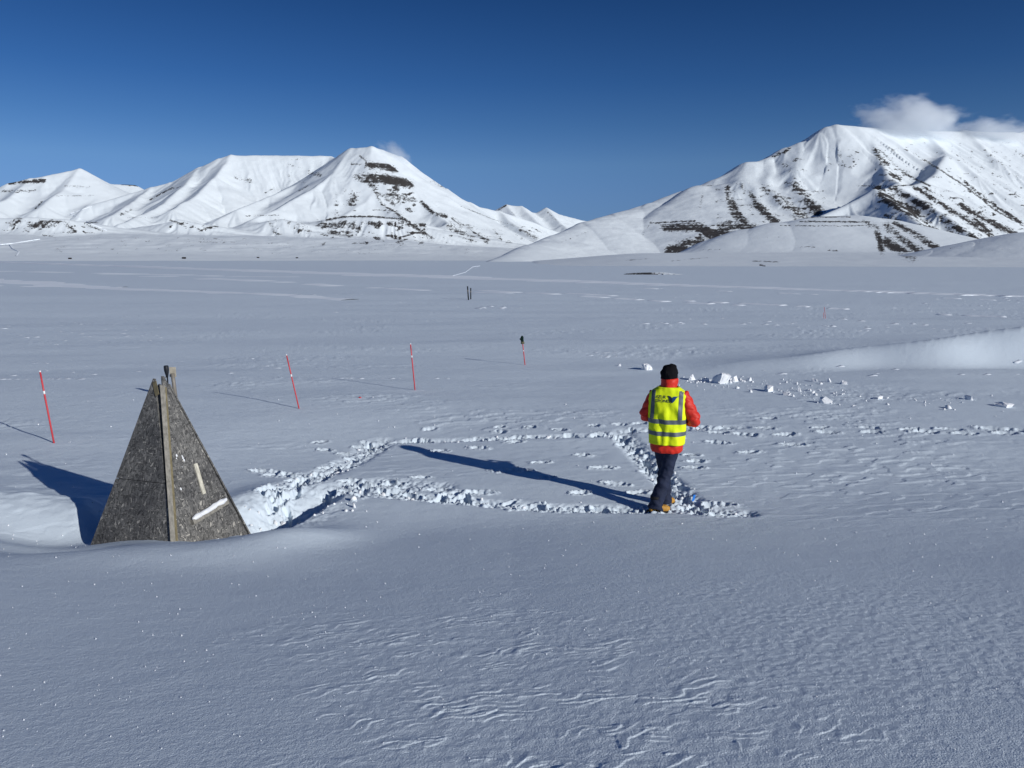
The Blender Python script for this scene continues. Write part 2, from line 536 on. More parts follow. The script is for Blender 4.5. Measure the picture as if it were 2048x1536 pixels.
def build_mountain(name, label, mat, u0, u1, du, R0, R1, dR, ridges, k=30.0, base=None, streaks=(), flo=-45.0, spk=(), rough=5.0, rough_l=160.0, seed=0):
    us = np.concatenate([np.arange(u0, min(-80, u1), du * 4), np.arange(max(u0, -80), min(u1, 2130) + du, du), np.arange(2136, max(u1, 2136), du * 4)])
    th = np.arctan2((us - 1024.0) / F, CP + SP * (768 - 450) / F)
    rs = np.arange(R0, R1 + dR, dR)
    R, T = np.meshgrid(rs, th, indexing='ij')
    X = R * np.sin(T); Y = R * np.cos(T)
    B = flo
    Z = np.full(X.shape, B) if base is None else base(X, Y, R, np.meshgrid(rs, us, indexing='ij')[1])
    rib = np.zeros(X.shape); pat = np.zeros(X.shape)
    wx = 40 * fbm(X / 420, Y / 420, 2, seed + 90); wy = 40 * fbm(X / 420, Y / 420, 2, seed + 95)
    for ri, rd in enumerate(ridges):
        pts = [P(*p) for p in rd['p']]
        bestd = np.full(X.shape, 1e9); best = np.full(X.shape, -1e9); bs = np.zeros(X.shape); bt = np.zeros(X.shape)
        s0 = 0.0
        wf = rd.get('warp', 0.5)
        XX = X + wx * wf; YY = Y + wy * wf
        for a, b in zip(pts[:-1], pts[1:]):
            dx, dy = b[0] - a[0], b[1] - a[1]
            L = math.hypot(dx, dy) + 1e-6
            t = np.clip(((XX - a[0]) * dx + (YY - a[1]) * dy) / (L * L), 0, 1)
            d = np.hypot(XX - a[0] - t * dx, YY - a[1] - t * dy)
            side = ((XX - a[0]) * dy - (YY - a[1]) * dx) / L / (d + 1e-3)
            rnd = rd.get('rnd', 12.0)
            de = np.sqrt(d * d + rnd * rnd) - rnd
            hh = a[2] + (b[2] - a[2]) * t - B
            w_ = sstep(-0.6, 0.6, side); sl = w_ * math.tan(math.radians(rd['s'])) + (1 - w_) * math.tan(math.radians(rd.get('sr', rd['s'])))
            p = rd.get('c', 1.25)
            tt = de * sl / (hh * p)
            zz = hh * np.clip(1 - tt, 0, 1) ** p + B
            m = zz > best
            best = np.where(m, zz, best); bs = np.where(m, s0 + t * L + 260 * side, bs); bt = np.where(m, np.clip(tt, 0, 1), bt)
            s0 += L
        lam = rd.get('gl', 130.0); amp = rd.get('ga', 9.0)
        sn = bs + 0.18 * lam * noise(X / 150, Y / 150, seed + ri)
        g = 1 - np.abs(noise(sn / lam, bt * 1.2, seed + ri * 7 + 1)) * 2.2
        g2 = 1 - np.abs(noise(sn / lam * 2.7, bt * 2.5, seed + ri * 7 + 2)) * 2.2
        fall = np.clip(bt * 5, 0, 1) * np.clip((1 - bt) * 2.2, 0, 1)
        gg = (g * 0.7 + g2 * 0.3)
        best = best + (1.35 if amp > 3 else 1.0) * amp * (gg - 0.4) * fall
        newer = best > Z
        rib = np.where(newer, gg * fall * rd.get('rk', 0.0), rib)
        pat = np.where(newer, gg, pat)
        Z = smax(Z, best, k)
    Z = Z + rough * fbm(X / rough_l, Y / rough_l, 4, seed + 40) * (np.clip((Z + 15) / 60, 0, 1) if flo < -10 else np.clip((Z - flo) / 0.5, 0, 1))
    if u0 < -100: Z = B + (Z - B) * sstep(u0, u0 + 350, np.meshgrid(rs, us, indexing='ij')[1])      # the range runs out beyond the view
    if u1 > 2150: Z = B + (Z - B) * (1 - sstep(u1 - 350, u1, np.meshgrid(rs, us, indexing='ij')[1]))
    # rock exposure
    U, V = project(X, Y, Z)
    rock = 1.5 * np.clip(rib - 0.28, 0, 1)
    nz = fbm(U / 9.0, V / 6.0, 3, seed + 60)
    strata = fbm(X / 900 + 3, Z / 11.0, 2, seed + 61)          # level beds of rock
    pn = np.clip(0.92 + 0.70 * (pat - 0.45), 0.45, 1.4) * (1 + 0.55 * strata)
    for st in streaks:
        pl, w, s = st[0], st[1], st[2]
        best = np.full(X.shape, 1e9)
        for a, b in zip(pl[:-1], pl[1:]):
            d, _ = seg_dist(U, V, a, b)
            best = np.minimum(best, d)
        rock = np.maximum(rock, s * np.exp(-(best / (w * (1.45 if w > 2.6 else 1.1))) ** 2.0) * (1 + 0.35 * nz) * (pn if w > 2.6 else 1.0))
    for (ua, va, ub, vb, amt) in spk:
        inside = sstep(0, 14, U - ua) * sstep(0, 14, ub - U) * sstep(0, 7, V - va) * sstep(0, 7, vb - V)
        rock = np.maximum(rock, inside * amt * 1.2 * sstep(-0.10, 0.45, fbm(U / 22.0, V / 7.0, 3, seed + 66)) * (1 + 0.6 * nz) * pn * 1.15)
    rock = np.clip(rock + 0.34 * fbm(U / 4.6 + V / 9, V / 3.4, 3, seed + 63) * (rock > 0.04), 0, 1.2)
    o = grid_obj(name, X, Y, Z, mat)
    set_attr(o, 'rock', rock)
    tagset(o, label, kind='structure')
    return o

MM_FAR = mountain_material('snowy_rock_far', 0.7)
MM = mountain_material('snowy_rock', 1.0)
MM_TINY = mountain_material('stony_snow', 30.0)
MM_NEAR = mountain_material('snowy_rock_near', 1.8)

# distant far-left mountain
build_mountain('mountain', 'farthest left snowy mountain with a small cliff band under its summit', MM_FAR, -1000, 420, 2.4, 7200, 11400, 22, [
    dict(p=[(-1000, 430, 10600), (-600, 402, 10200), (-300, 400, 9800), (-100, 386, 9700), (0, 377, 9600), (20, 366, 9600), (90, 352, 9600), (160, 338, 9700), (215, 368, 9800), (245, 369, 9900), (270, 370, 9900), (285, 380, 10000), (420, 420, 10500)], s=31, gl=150, ga=12, rnd=18),
    dict(p=[(160, 339, 9700), (125, 380, 9200), (85, 412, 8700)], s=30, gl=120, ga=8),
    dict(p=[(60, 358, 9600), (20, 395, 9100), (-20, 415, 8700)], s=30, gl=120, ga=8),
    dict(p=[(215, 368, 9800), (200, 400, 9200), (170, 415, 8800)], s=26, gl=120, ga=8),
], streaks=[([(20, 366), (55, 364), (90, 361)], 3.2, 0.95), ([(5, 383), (70, 381)], 3.0, 0.66), ([(130, 372), (180, 374)], 2.5, 0.55),
            ([(70, 418), (85, 402)], 2.2, 0.7), ([(240, 368), (275, 372)], 2.0, 0.8), ([(110, 392), (190, 391)], 1.6, 0.55)],
    seed=3, rough=7, k=45)

# distant twin peaks beyond the pass
build_mountain('mountain', 'pair of small distant white peaks beyond the pass in the middle', MM_FAR, 880, 1330, 2.4, 8600, 12400, 22, [
    dict(p=[(900, 428, 10800), (960, 424, 10800), (1000, 420, 10700), (1013, 410, 10600), (1042, 413, 10600), (1060, 424, 10700), (1075, 427, 10800), (1094, 417, 10800), (1115, 428, 10900), (1165, 441, 11000), (1330, 470, 11300)], s=31, gl=150, ga=14, rnd=10),
    dict(p=[(1013, 410, 10600), (1040, 445, 10000), (1075, 475, 9500)], s=30, gl=110, ga=9),
    dict(p=[(1042, 413, 10600), (1080, 450, 10000), (1110, 478, 9600)], s=30, gl=110, ga=9),
    dict(p=[(1094, 417, 10800), (1125, 450, 10200), (1150, 470, 9800)], s=30, gl=110, ga=9),
], streaks=[([(998, 419), (1012, 411)], 2.0, 0.8), ([(1020, 420), (1030, 432)], 1.8, 0.55), ([(1095, 425), (1112, 440)], 2.2, 0.6)], seed=5, rough=8, k=45)

def base_left(X, Y, R, U):
    a = sstep(2900, 5300, R + 250 * fbm(X / 900, Y / 900, 2, 7))
    h = np.interp(U, [-1000, 0, 300, 600, 800, 900, 1050, 1200], [150, 150, 150, 145, 128, 95, 70, 60])
    return -32 + 26 * sstep(2600, 3400, R) + h * a ** 1.2 + 6 * a * fbm(X / 260, Y / 260, 3, 8)

build_mountain('mountain', 'tall pyramid shaped snowy mountain with dark cliff bands and a flat topped ridge behind', MM, -1000, 1230, 1.9, 2500, 9400, 17, [
    # plateau ridge
    dict(p=[(180, 410, 8700), (285, 380, 8800), (340, 364, 8800), (400, 336, 8800), (440, 317, 8800), (462, 311, 8800), (560, 311, 8900), (660, 312, 8900), (670, 317, 8800), (700, 330, 8700)], s=34, gl=170, ga=14, rnd=25, c=1.35),
    # summit crest and the long right skyline
    dict(p=[(640, 335, 7600), (668, 318, 7450), (702, 297, 7300), (718, 295, 7250), (743, 294, 7200), (765, 299, 7250), (802, 315, 7350), (834, 341, 7450), (864, 362, 7550), (893, 379, 7650), (922, 397, 7750), (957, 414, 7900), (998, 423, 8100), (1060, 442, 8300), (1130, 470, 8500)], s=37, gl=120, ga=10, rnd=14, c=1.35),
    # central spur with the cliffs
    dict(p=[(743, 294, 7200), (742, 330, 7000), (748, 362, 6800), (751, 386, 6600), (764, 409, 6400), (787, 421, 6250), (805, 434, 6120), (823, 446, 6000), (852, 466, 5800)], s=36, gl=70, ga=7, rk=0.55),
    dict(p=[(751, 386, 6600), (735, 405, 6400), (705, 422, 6250), (688, 432, 6150)], s=34, gl=70, ga=5),
    # left spurs
    dict(p=[(702, 297, 7300), (668, 345, 6900), (630, 376, 6600), (585, 402, 6300), (540, 425, 6000), (505, 440, 5850)], s=30, gl=110, ga=9),
    dict(p=[(718, 330, 7050), (700, 370, 6700), (676, 400, 6450), (652, 425, 6250)], s=33, gl=80, ga=7, rk=0.3),
    dict(p=[(668, 320, 7450), (610, 362, 7200), (540, 392, 6900), (470, 420, 6500), (430, 440, 6300)], s=28, gl=120, ga=8),
    dict(p=[(400, 336, 8800), (370, 370, 8200), (330, 405, 7600), (290, 428, 7100), (240, 448, 6600)], s=31, gl=110, ga=10),
    dict(p=[(462, 311, 8800), (430, 355, 8200), (385, 395, 7600), (345, 420, 7100)], s=31, gl=110, ga=9),
    dict(p=[(300, 378, 8800), (265, 405, 8200), (225, 430, 7600)], s=28, gl=110, ga=9),
    # right spurs
    dict(p=[(802, 315, 7350), (820, 360, 6950), (843, 403, 6600), (866, 424, 6350), (890, 441, 6150), (893, 449, 6050), (890, 470, 5800)], s=35, gl=80, ga=7, rk=0.25),
    dict(p=[(864, 362, 7550), (890, 405, 7100), (925, 450, 6500), (960, 476, 6150)], s=34, gl=90, ga=8),
    dict(p=[(893, 449, 6050), (870, 465, 5850), (855, 475, 5750)], s=33, gl=60, ga=4),
    dict(p=[(893, 379, 7650), (934, 425, 7150), (975, 462, 6650), (1000, 482, 6350)], s=34, gl=90, ga=8),
    dict(p=[(940, 406, 7820), (985, 446, 7250), (1030, 478, 6800)], s=33, gl=90, ga=8),
    dict(p=[(998, 423, 8100), (1040, 458, 7500), (1075, 482, 7100)], s=32, gl=90, ga=8),
    # bench below the cliffs
    dict(p=[(630, 452, 5850), (653, 439, 5850), (690, 433, 5850), (746, 434, 5800), (808, 439, 5800), (830, 452, 5750), (850, 470, 5700)], s=33, sr=10, gl=55, ga=7, rk=0.45, rnd=20),
    # left bluffs
    dict(p=[(-900, 452, 5600), (-500, 436, 5400), (-250, 445, 5300), (-60, 440, 5200), (0, 437, 5200), (60, 435, 5150), (125, 438, 5100), (180, 455, 5050), (205, 468, 5000)], s=30, sr=8, gl=75, ga=8, rk=0.30),
    dict(p=[(290, 458, 5600), (330, 446, 5600), (358, 439, 5600), (392, 446, 5550), (425, 463, 5450)], s=28, sr=9, gl=75, ga=7, rk=0.2),
    dict(p=[(480, 458, 5700), (540, 442, 5700), (565, 438, 5700), (600, 447, 5650), (622, 462, 5550)], s=30, sr=9, gl=65, ga=7, rk=0.35),
], k=38, base=base_left, streaks=[
    ([(741, 330), (765, 332), (792, 339)], 5.5, 1.05), ([(703, 328), (722, 329)], 2.2, 0.8),
    ([(716, 354), (745, 354), (775, 357), (800, 363), (823, 366)], 7.5, 0.98), ([(722, 362), (790, 366)], 3, 1.05),
    ([(740, 366), (750, 378)], 7, 0.85), ([(790, 375), (795, 380)], 4, 0.8), ([(752, 385), (770, 396), (787, 408)], 4.5, 0.8),
    ([(753, 390), (764, 409), (787, 421), (806, 436), (830, 454), (852, 468)], 3.0, 0.85), ([(775, 390), (810, 398)], 7, 0.52), ([(790, 398), (830, 400)], 5, 0.5),
    ([(712, 392), (695, 408), (676, 424)], 9, 0.55), ([(690, 380), (676, 392)], 5, 0.5), ([(720, 312), (733, 322), (730, 335)], 2.5, 0.75),
    ([(843, 404), (866, 426), (892, 433)], 3.4, 0.85), ([(905, 435), (926, 451)], 2.8, 0.9), ([(935, 450), (975, 482)], 4.6, 0.85),
    ([(898, 450), (943, 482)], 7, 0.62), ([(920, 412), (990, 440), (1030, 452)], 1.6, 0.55), ([(987, 460), (1002, 478)], 3.2, 0.8),
    ([(1040, 459), (1072, 476)], 4.2, 0.62), ([(1070, 458), (1082, 465)], 2.0, 0.6), ([(863, 362), (890, 376)], 3.0, 0.45),
    ([(653, 440), (690, 433), (746, 433), (811, 439)], 1.8, 1.0), ([(745, 420), (780, 421)], 1.6, 0.7), ([(640, 449), (700, 449), (720, 460)], 8, 0.66),
    ([(660, 462), (700, 468)], 7, 0.6), ([(735, 446), (790, 447)], 4, 0.7), ([(785, 470), (805, 490)], 5, 0.7), ([(800, 445), (835, 452), (862, 475)], 6, 0.55),
    ([(720, 478), (780, 490)], 8, 0.42), ([(640, 500), (780, 506)], 7, 0.38), ([(618, 345), (640, 350)], 4, 0.6), ([(597, 382), (615, 372)], 2.4, 0.6),
    ([(470, 355), (500, 362)], 5, 0.5), ([(300, 400), (345, 375)], 2.2, 0.7), ([(322, 385), (362, 373)], 1.8, 0.6), ([(530, 386), (545, 378)], 1.6, 0.6),
    ([(60, 450), (80, 445)], 5, 0.8), ([(25, 448), (38, 440)], 6, 0.75), ([(70, 450), (100, 448), (120, 444)], 7, 0.85), ([(128, 446), (150, 462)], 5, 0.75), ([(170, 448), (205, 462)], 2, 0.8),
    ([(0, 425), (100, 428)], 2, 0.5), ([(85, 470), (110, 474)], 2, 0.7), ([(240, 430), (262, 420)], 3, 0.7), ([(340, 440), (372, 452)], 2.6, 0.75), ([(370, 445), (400, 460)], 2, 0.6), ([(410, 458), (435, 452)], 3, 0.6),
    ([(540, 446), (546, 462)], 4, 0.8), ([(556, 442), (600, 452), (618, 460)], 7, 0.5), ([(490, 432), (560, 430)], 1.8, 0.6), ([(370, 482), (450, 482)], 5, 0.55), ([(430, 478), (450, 486)], 3, 0.7),
    ([(560, 490), (640, 495)], 4, 0.4), ([(255, 435), (320, 436)], 1.2, 0.5),
], spk=[(632, 441, 865, 495, 0.78), (-40, 438, 205, 472, 0.62), (330, 438, 420, 470, 0.55), (535, 438, 625, 474, 0.66), (100, 470, 700, 512, 0.42), (600, 488, 960, 512, 0.46), (880, 445, 1080, 490, 0.5), (660, 375, 720, 430, 0.6), (760, 370, 840, 430, 0.55), (560, 310, 760, 372, 0.3)], seed=12, rough=7)

# right-hand mountain
def base_right(X, Y, R, U):
    a = sstep(2300, 4200, R)
    return -40 + 78 * a * sstep(1100, 1500, U)

build_mountain('mountain', 'broad snowy mountain on the right with a cirque and dark rock ribs, cloud on its summit', MM, 780, 2900, 1.9, 1500, 6600, 13, [
    # low left limb
    dict(p=[(965, 528, 1900), (1000, 516, 2200), (1058, 492, 2620), (1100, 475, 2900), (1170, 444, 3300), (1230, 427, 3600), (1300, 406, 3900), (1400, 371, 4150), (1450, 355, 4250)], s=18, sr=52, gl=190, ga=1.2, rnd=90, c=1.2, warp=0.3),
    # upper skyline
    dict(p=[(1430, 362, 4200), (1500, 327, 4350), (1535, 317, 4420), (1556, 308, 4480), (1575, 295, 4520), (1600, 288, 4560), (1640, 266, 4640), (1656, 254, 4700), (1672, 250, 4720), (1705, 252, 4760), (1760, 258, 4900), (1850, 263, 5120), (1930, 263, 5350), (2048, 266, 5700), (2200, 268, 6100), (2420, 290, 6500), (2900, 340, 7000)], s=35, gl=120, ga=12, rnd=30, c=1.3, sr=35),
    # left buttress with ribs
    dict(p=[(1500, 327, 4350), (1480, 360, 4080), (1470, 385, 3920), (1480, 420, 3700), (1490, 445, 3550)], s=36, gl=85, ga=10, rnd=60),
    dict(p=[(1600, 288, 4560), (1590, 335, 4250), (1585, 370, 4050), (1610, 400, 3850), (1637, 425, 3700)], s=37, gl=80, ga=9, rnd=25),
    dict(p=[(1545, 335, 4350), (1530, 375, 4000), (1565, 410, 3760), (1605, 436, 3600)], s=36, gl=70, ga=7, rnd=20),
    dict(p=[(1505, 375, 4000), (1515, 410, 3750), (1552, 446, 3480)], s=35, gl=70, ga=6, rnd=20),
    dict(p=[(1440, 372, 4050), (1450, 405, 3780), (1470, 435, 3560), (1490, 460, 3400)], s=35, gl=70, ga=6, rnd=25),
    dict(p=[(1330, 444, 3560), (1390, 441, 3500), (1440, 446, 3420), (1420, 470, 3250), (1370, 500, 3000), (1330, 517, 2850)], s=31, gl=60, ga=7, rnd=30),
    # cirque right wall
    dict(p=[(1740, 262, 4850), (1748, 298, 4550), (1768, 328, 4300), (1780, 356, 4080), (1800, 368, 3950)], s=36, gl=70, ga=8, rk=0.3),
    # knob and the long front ridge
    dict(p=[(1648, 430, 3400), (1700, 406, 3500), (1752, 382, 3600), (1800, 371, 3760), (1848, 369, 3900), (1870, 345, 4250), (1890, 310, 4700)], s=38, sr=33, gl=60, ga=9, rk=0.2),
    dict(p=[(1848, 369, 3900), (1900, 384, 4000), (1960, 410, 4050), (2048, 452, 4100), (2150, 490, 4150)], s=33, gl=75, ga=8, rk=0.15),
    dict(p=[(1850, 263, 5120), (1890, 305, 4800), (1950, 350, 4560), (2020, 410, 4400), (2080, 450, 4300)], s=33, gl=80, ga=8),
    dict(p=[(1930, 263, 5350), (1990, 320, 5000), (2060, 380, 4750), (2150, 440, 4600)], s=34, gl=80, ga=8),
    dict(p=[(2048, 266, 5700), (2120, 330, 5300), (2220, 400, 5000), (2330, 460, 4800)], s=34, gl=80, ga=8),
    dict(p=[(1752, 382, 3600), (1800, 420, 3300), (1850, 455, 3050), (1880, 490, 2850), (1890, 515, 2700)], s=32, gl=55, ga=7, rk=0.25),
    dict(p=[(1800, 372, 3760), (1880, 425, 3400), (1960, 478, 3150), (2010, 505, 3000)], s=32, gl=55, ga=8, rk=0.25),
], k=34, base=base_right, streaks=[
    ([(1588, 373), (1612, 395), (1637, 425)], 9, 0.78), ([(1533, 377), (1560, 400), (1607, 434)], 9, 0.66), ([(1512, 408), (1530, 425), (1552, 446)], 7, 0.95), ([(1500, 385), (1512, 405)], 5, 0.7), ([(1484, 372), (1490, 385)], 4, 0.6),
    ([(1455, 376), (1456, 395), (1465, 425), (1485, 445)], 6, 0.78), ([(1462, 402), (1480, 432), (1490, 445)], 6, 0.9), ([(1405, 390), (1400, 415)], 3, 0.5), ([(1300, 446), (1390, 442)], 2.2, 0.8), ([(1330, 456), (1400, 454), (1440, 474)], 7, 0.78),
    ([(1320, 450), (1395, 446)], 1.6, 0.8), ([(1440, 450), (1500, 452), (1520, 462)], 7, 0.72), ([(1440, 466), (1500, 470)], 7, 0.66), ([(1340, 502), (1380, 484), (1425, 482)], 9, 0.74), ([(1320, 516), (1345, 505), (1370, 498)], 6, 0.8), ([(1395, 452), (1425, 482)], 4, 0.75),
    ([(1285, 470), (1305, 440)], 2, 0.45), ([(1120, 485), (1180, 462)], 1.6, 0.4), ([(1400, 372), (1500, 366)], 1.6, 0.5), ([(1556, 309), (1580, 297)], 3.2, 0.85), ([(1545, 314), (1560, 308)], 2.2, 0.9), ([(1580, 340), (1605, 365)], 6, 0.4), ([(1540, 320), (1580, 335)], 5, 0.36),
    ([(1748, 296), (1758, 315), (1775, 330)], 5, 0.72), ([(1770, 330), (1790, 350)], 4, 0.5), ([(1752, 293), (1795, 300)], 4, 0.52), ([(1780, 345), (1800, 358)], 4.5, 0.85), ([(1760, 300), (1800, 340), (1820, 345)], 3, 0.6), ([(1805, 345), (1835, 360), (1860, 372)], 2.6, 0.8), ([(1800, 320), (1815, 335)], 4, 0.5),
    ([(1713, 372), (1790, 372), (1825, 370)], 1.6, 0.8), ([(1757, 381), (1780, 400), (1833, 430)], 9, 1.0), ([(1778, 378), (1785, 385)], 4, 0.8), ([(1792, 380), (1830, 402), (1866, 422)], 6, 0.78), ([(1828, 374), (1870, 400), (1920, 430), (1980, 472)], 5, 0.74), ([(1846, 372), (1900, 402), (1940, 428), (1985, 470)], 3, 0.8),
    ([(1924, 410), (1960, 435), (2033, 468)], 5.5, 0.85), ([(1885, 436), (1920, 460), (1955, 478)], 6, 0.9), ([(1860, 420), (1900, 460), (1940, 485)], 2.4, 0.7), ([(1840, 445), (1880, 470), (1905, 495)], 8, 0.8), ([(1838, 445), (1860, 446)], 4, 0.75), ([(1810, 465), (1850, 490), (1875, 505)], 5, 0.7),
    ([(1778, 490), (1800, 508), (1830, 520)], 10, 0.95), ([(1800, 450), (1835, 480), (1865, 505)], 7, 0.85), ([(1775, 440), (1800, 462)], 6, 0.75), ([(1810, 500), (1840, 512)], 6, 0.8), ([(1730, 450), (1760, 462), (1765, 480)], 7, 0.8), ([(1765, 480), (1768, 505)], 4, 0.7), ([(1770, 430), (1800, 440)], 3, 0.7), ([(1850, 320), (1930, 372), (1990, 420), (2048, 452)], 2.6, 0.72), ([(1930, 365), (1960, 390), (2040, 445)], 3.6, 0.8),
    ([(1820, 300), (1860, 330), (1900, 350)], 2, 0.5), ([(1900, 300), (1960, 345)], 2.4, 0.45), ([(1970, 300), (2048, 362)], 3, 0.52), ([(1985, 360), (2048, 400)], 2, 0.4), ([(2030, 300), (2048, 315)], 3, 0.5), ([(1680, 310), (1690, 335)], 4, 0.34), ([(1700, 310), (1712, 330)], 4, 0.36), ([(1655, 300), (1720, 300)], 6, 0.25),
], spk=[(1420, 370, 1660, 450, 0.45), (1740, 375, 2060, 500, 0.5), (1380, 440, 1520, 500, 0.6), (1640, 290, 1730, 350, 0.34), (1560, 300, 1620, 380, 0.42), (1800, 280, 2060, 400, 0.34), (1740, 290, 1830, 370, 0.5)], seed=25, rough=6)

# rounded foothill in front of it
def base_low(X, Y, R, U):
    return np.full(X.shape, -40.0)
def base_apron(X, Y, R, U):
    return -8.5 + 24 * sstep(380, 1900, R) * sstep(960, 1320, U) + 0.8 * fbm(X / 120, Y / 120, 3, 33) - 30 * (1 - sstep(960, 1080, U))
build_mountain('hill', 'smooth rounded snow hill in front of the right hand mountain', MM_NEAR, 960, 2900, 2.2, 400, 3300, 10, [
    dict(p=[(1180, 535, 2000), (1300, 524, 2150), (1360, 510, 2250), (1400, 497, 2320), (1450, 474, 2400), (1500, 458, 2450), (1560, 446, 2500), (1640, 434, 2560), (1700, 431, 2600), (1745, 436, 2600), (1758, 455, 2550), (1764, 485, 2450), (1768, 520, 2300)], s=19, sr=42, gl=150, ga=1.0, rnd=120, c=1.3),
], k=30, base=base_apron, streaks=[
    ([(1560, 439), (1640, 434), (1700, 434)], 1.6, 0.75), ([(1600, 443), (1740, 444)], 2.0, 0.8), ([(1560, 451), (1700, 452), (1740, 450)], 1.8, 0.66), ([(1500, 476), (1560, 474)], 1.5, 0.42), ([(1600, 494), (1630, 494)], 1.8, 0.6), ([(1655, 500), (1675, 502)], 1.8, 0.66),
    ([(1725, 440), (1752, 455), (1760, 480), (1764, 508)], 6, 0.72), ([(1772, 450), (1800, 476), (1842, 506)], 8, 0.85), ([(1774, 482), (1800, 502), (1826, 517)], 9, 0.9), ([(1790, 446), (1830, 470), (1872, 494)], 6, 0.8), ([(1400, 500), (1440, 499)], 1.4, 0.6), ([(1505, 522), (1560, 524)], 1.8, 0.6), ([(1520, 530), (1530, 532)], 2, 0.8), ([(1250, 521), (1300, 517)], 1.4, 0.5), ([(1340, 522), (1420, 515)], 1.3, 0.45)],
    seed=31, rough=3, rough_l=220)
build_mountain('hill', 'low smooth snow slope at the right edge in front of the rocky ribs', MM_NEAR, 1480, 2900, 1.9, 620, 1900, 6, [
    dict(p=[(1835, 521, 1240), (1850, 515, 1262), (1900, 495, 1300), (1960, 482, 1320), (2048, 464, 1350), (2200, 440, 1420), (2460, 415, 1500), (2900, 425, 1600)], s=17, gl=160, ga=0.7, rnd=50, c=1.4),
], k=20, base=base_low, streaks=[([(1900, 497), (1960, 486)], 1.2, 0.5), ([(1840, 520), (1900, 512)], 1.2, 0.4), ([(1980, 500), (2030, 497)], 1.0, 0.42)], seed=35, rough=1.6, rough_l=120)
# small stony moraine on the plain
build_mountain('hill', 'tiny stony moraine mound on the flat plain below the right mountain', MM_TINY, 1180, 1420, 1.2, 180, 250, 0.6, [
    dict(p=[(1235, 548, 205), (1262, 544.5, 206), (1300, 544, 207), (1330, 547, 208), (1385, 551, 208)], s=8, gl=5, ga=0.22, rnd=1.2, c=1.3),
], k=0.4, base=lambda X, Y, R, U: np.full(X.shape, -2.2), flo=-2.2, streaks=[([(1245, 548), (1300, 548), (1325, 551)], 4.0, 0.95)], seed=38, rough=0.12, rough_l=3)
#OBJECTS
# ------------------------------------------------------------------ distant snow tracks (raised, wind-packed banks)
TEETH = np.array(Euler((math.radians(-28), 0, math.radians(14))).to_matrix())      # drift teeth share one tilt, turned between sun and camera to look bright
def lumps(name, items, mat, label, sub=1, rough=0.25, flat=False):
    g = bmesh.new(); bmesh.ops.create_icosphere(g, subdivisions=sub, radius=1.0)
    g.verts.ensure_lookup_table()
    base_v = np.array([v.co[:] for v in g.verts]); base_f = np.array([[v.index for v in f.verts] for f in g.faces]); g.free()
    V, Fc = [], []
    for k, (x, y, z, s) in enumerate(items):
        R_ = TEETH if flat else np.array(Euler((rng.uniform(0, 6), rng.uniform(0, 6), rng.uniform(0, 6))).to_matrix())
        q = base_v * (1 + rough * rng.uniform(-1, 1, (len(base_v), 1))) * (np.array([2.4, 0.55, 0.80]) if flat else np.array([1, rng.uniform(0.5, 1), rng.uniform(0.3, 0.8)]))
        q = q @ R_.T * s + np.array([x, y, z])
        Fc.append(base_f + len(V) * len(base_v)); V.append(q)
    V = np.concatenate(V).astype(np.float32); Fc = np.concatenate(Fc).astype(np.int32)
    me = bpy.data.meshes.new(name)
    me.vertices.add(len(V)); me.vertices.foreach_set('co', V.ravel())
    me.loops.add(Fc.size); me.loops.foreach_set('vertex_index', Fc.ravel())
    me.polygons.add(len(Fc)); me.polygons.foreach_set('loop_start', np.arange(0, Fc.size, 3, dtype=np.int32)); me.polygons.foreach_set('loop_total', np.full(len(Fc), 3, np.int32))
    me.update(calc_edges=True); me.materials.append(mat)
    o = link(bpy.data.objects.new(name, me))
    return tagset(o, label, kind='stuff')
def straight(u0, v0, u1, v1, n):
    return [(u0 + (u1 - u0) * k / (n - 1), v0 + (v1 - v0) * k / (n - 1)) for k in range(n)]

def far_hit(u, v):
    return ground_hit(u, v)[:2]

TEETH = np.array(Euler((math.radians(-28), 0, math.radians(14))).to_matrix())      # one tilt for all drift teeth, chosen so their visible faces are sunlit
def lumps(name, items, mat, label, sub=1, rough=0.25, flat=False):
    g = bmesh.new(); bmesh.ops.create_icosphere(g, subdivisions=sub, radius=1.0)
    g.verts.ensure_lookup_table()
    base_v = np.array([v.co[:] for v in g.verts]); base_f = np.array([[v.index for v in f.verts] for f in g.faces]); g.free()
    V, Fc = [], []
    for k, (x, y, z, s) in enumerate(items):
        R_ = TEETH if flat else np.array(Euler((rng.uniform(0, 6), rng.uniform(0, 6), rng.uniform(0, 6))).to_matrix())
        q = base_v * (1 + rough * rng.uniform(-1, 1, (len(base_v), 1))) * (np.array([2.4, 0.55, 0.80]) if flat else np.array([1, rng.uniform(0.5, 1), rng.uniform(0.3, 0.8)]))
        q = q @ R_.T * s + np.array([x, y, z])
        Fc.append(base_f + len(V) * len(base_v)); V.append(q)
    V = np.concatenate(V).astype(np.float32); Fc = np.concatenate(Fc).astype(np.int32)
    me = bpy.data.meshes.new(name)
    me.vertices.add(len(V)); me.vertices.foreach_set('co', V.ravel())
    me.loops.add(Fc.size); me.loops.foreach_set('vertex_index', Fc.ravel())
    me.polygons.add(len(Fc)); me.polygons.foreach_set('loop_start', np.arange(0, Fc.size, 3, dtype=np.int32)); me.polygons.foreach_set('loop_total', np.full(len(Fc), 3, np.int32))
    me.update(calc_edges=True); me.materials.append(mat)
    o = link(bpy.data.objects.new(name, me))
    return tagset(o, label, kind='stuff')
def straight(u0, v0, u1, v1, n):
    return [(u0 + (u1 - u0) * k / (n - 1), v0 + (v1 - v0) * k / (n - 1)) for k in range(n)]

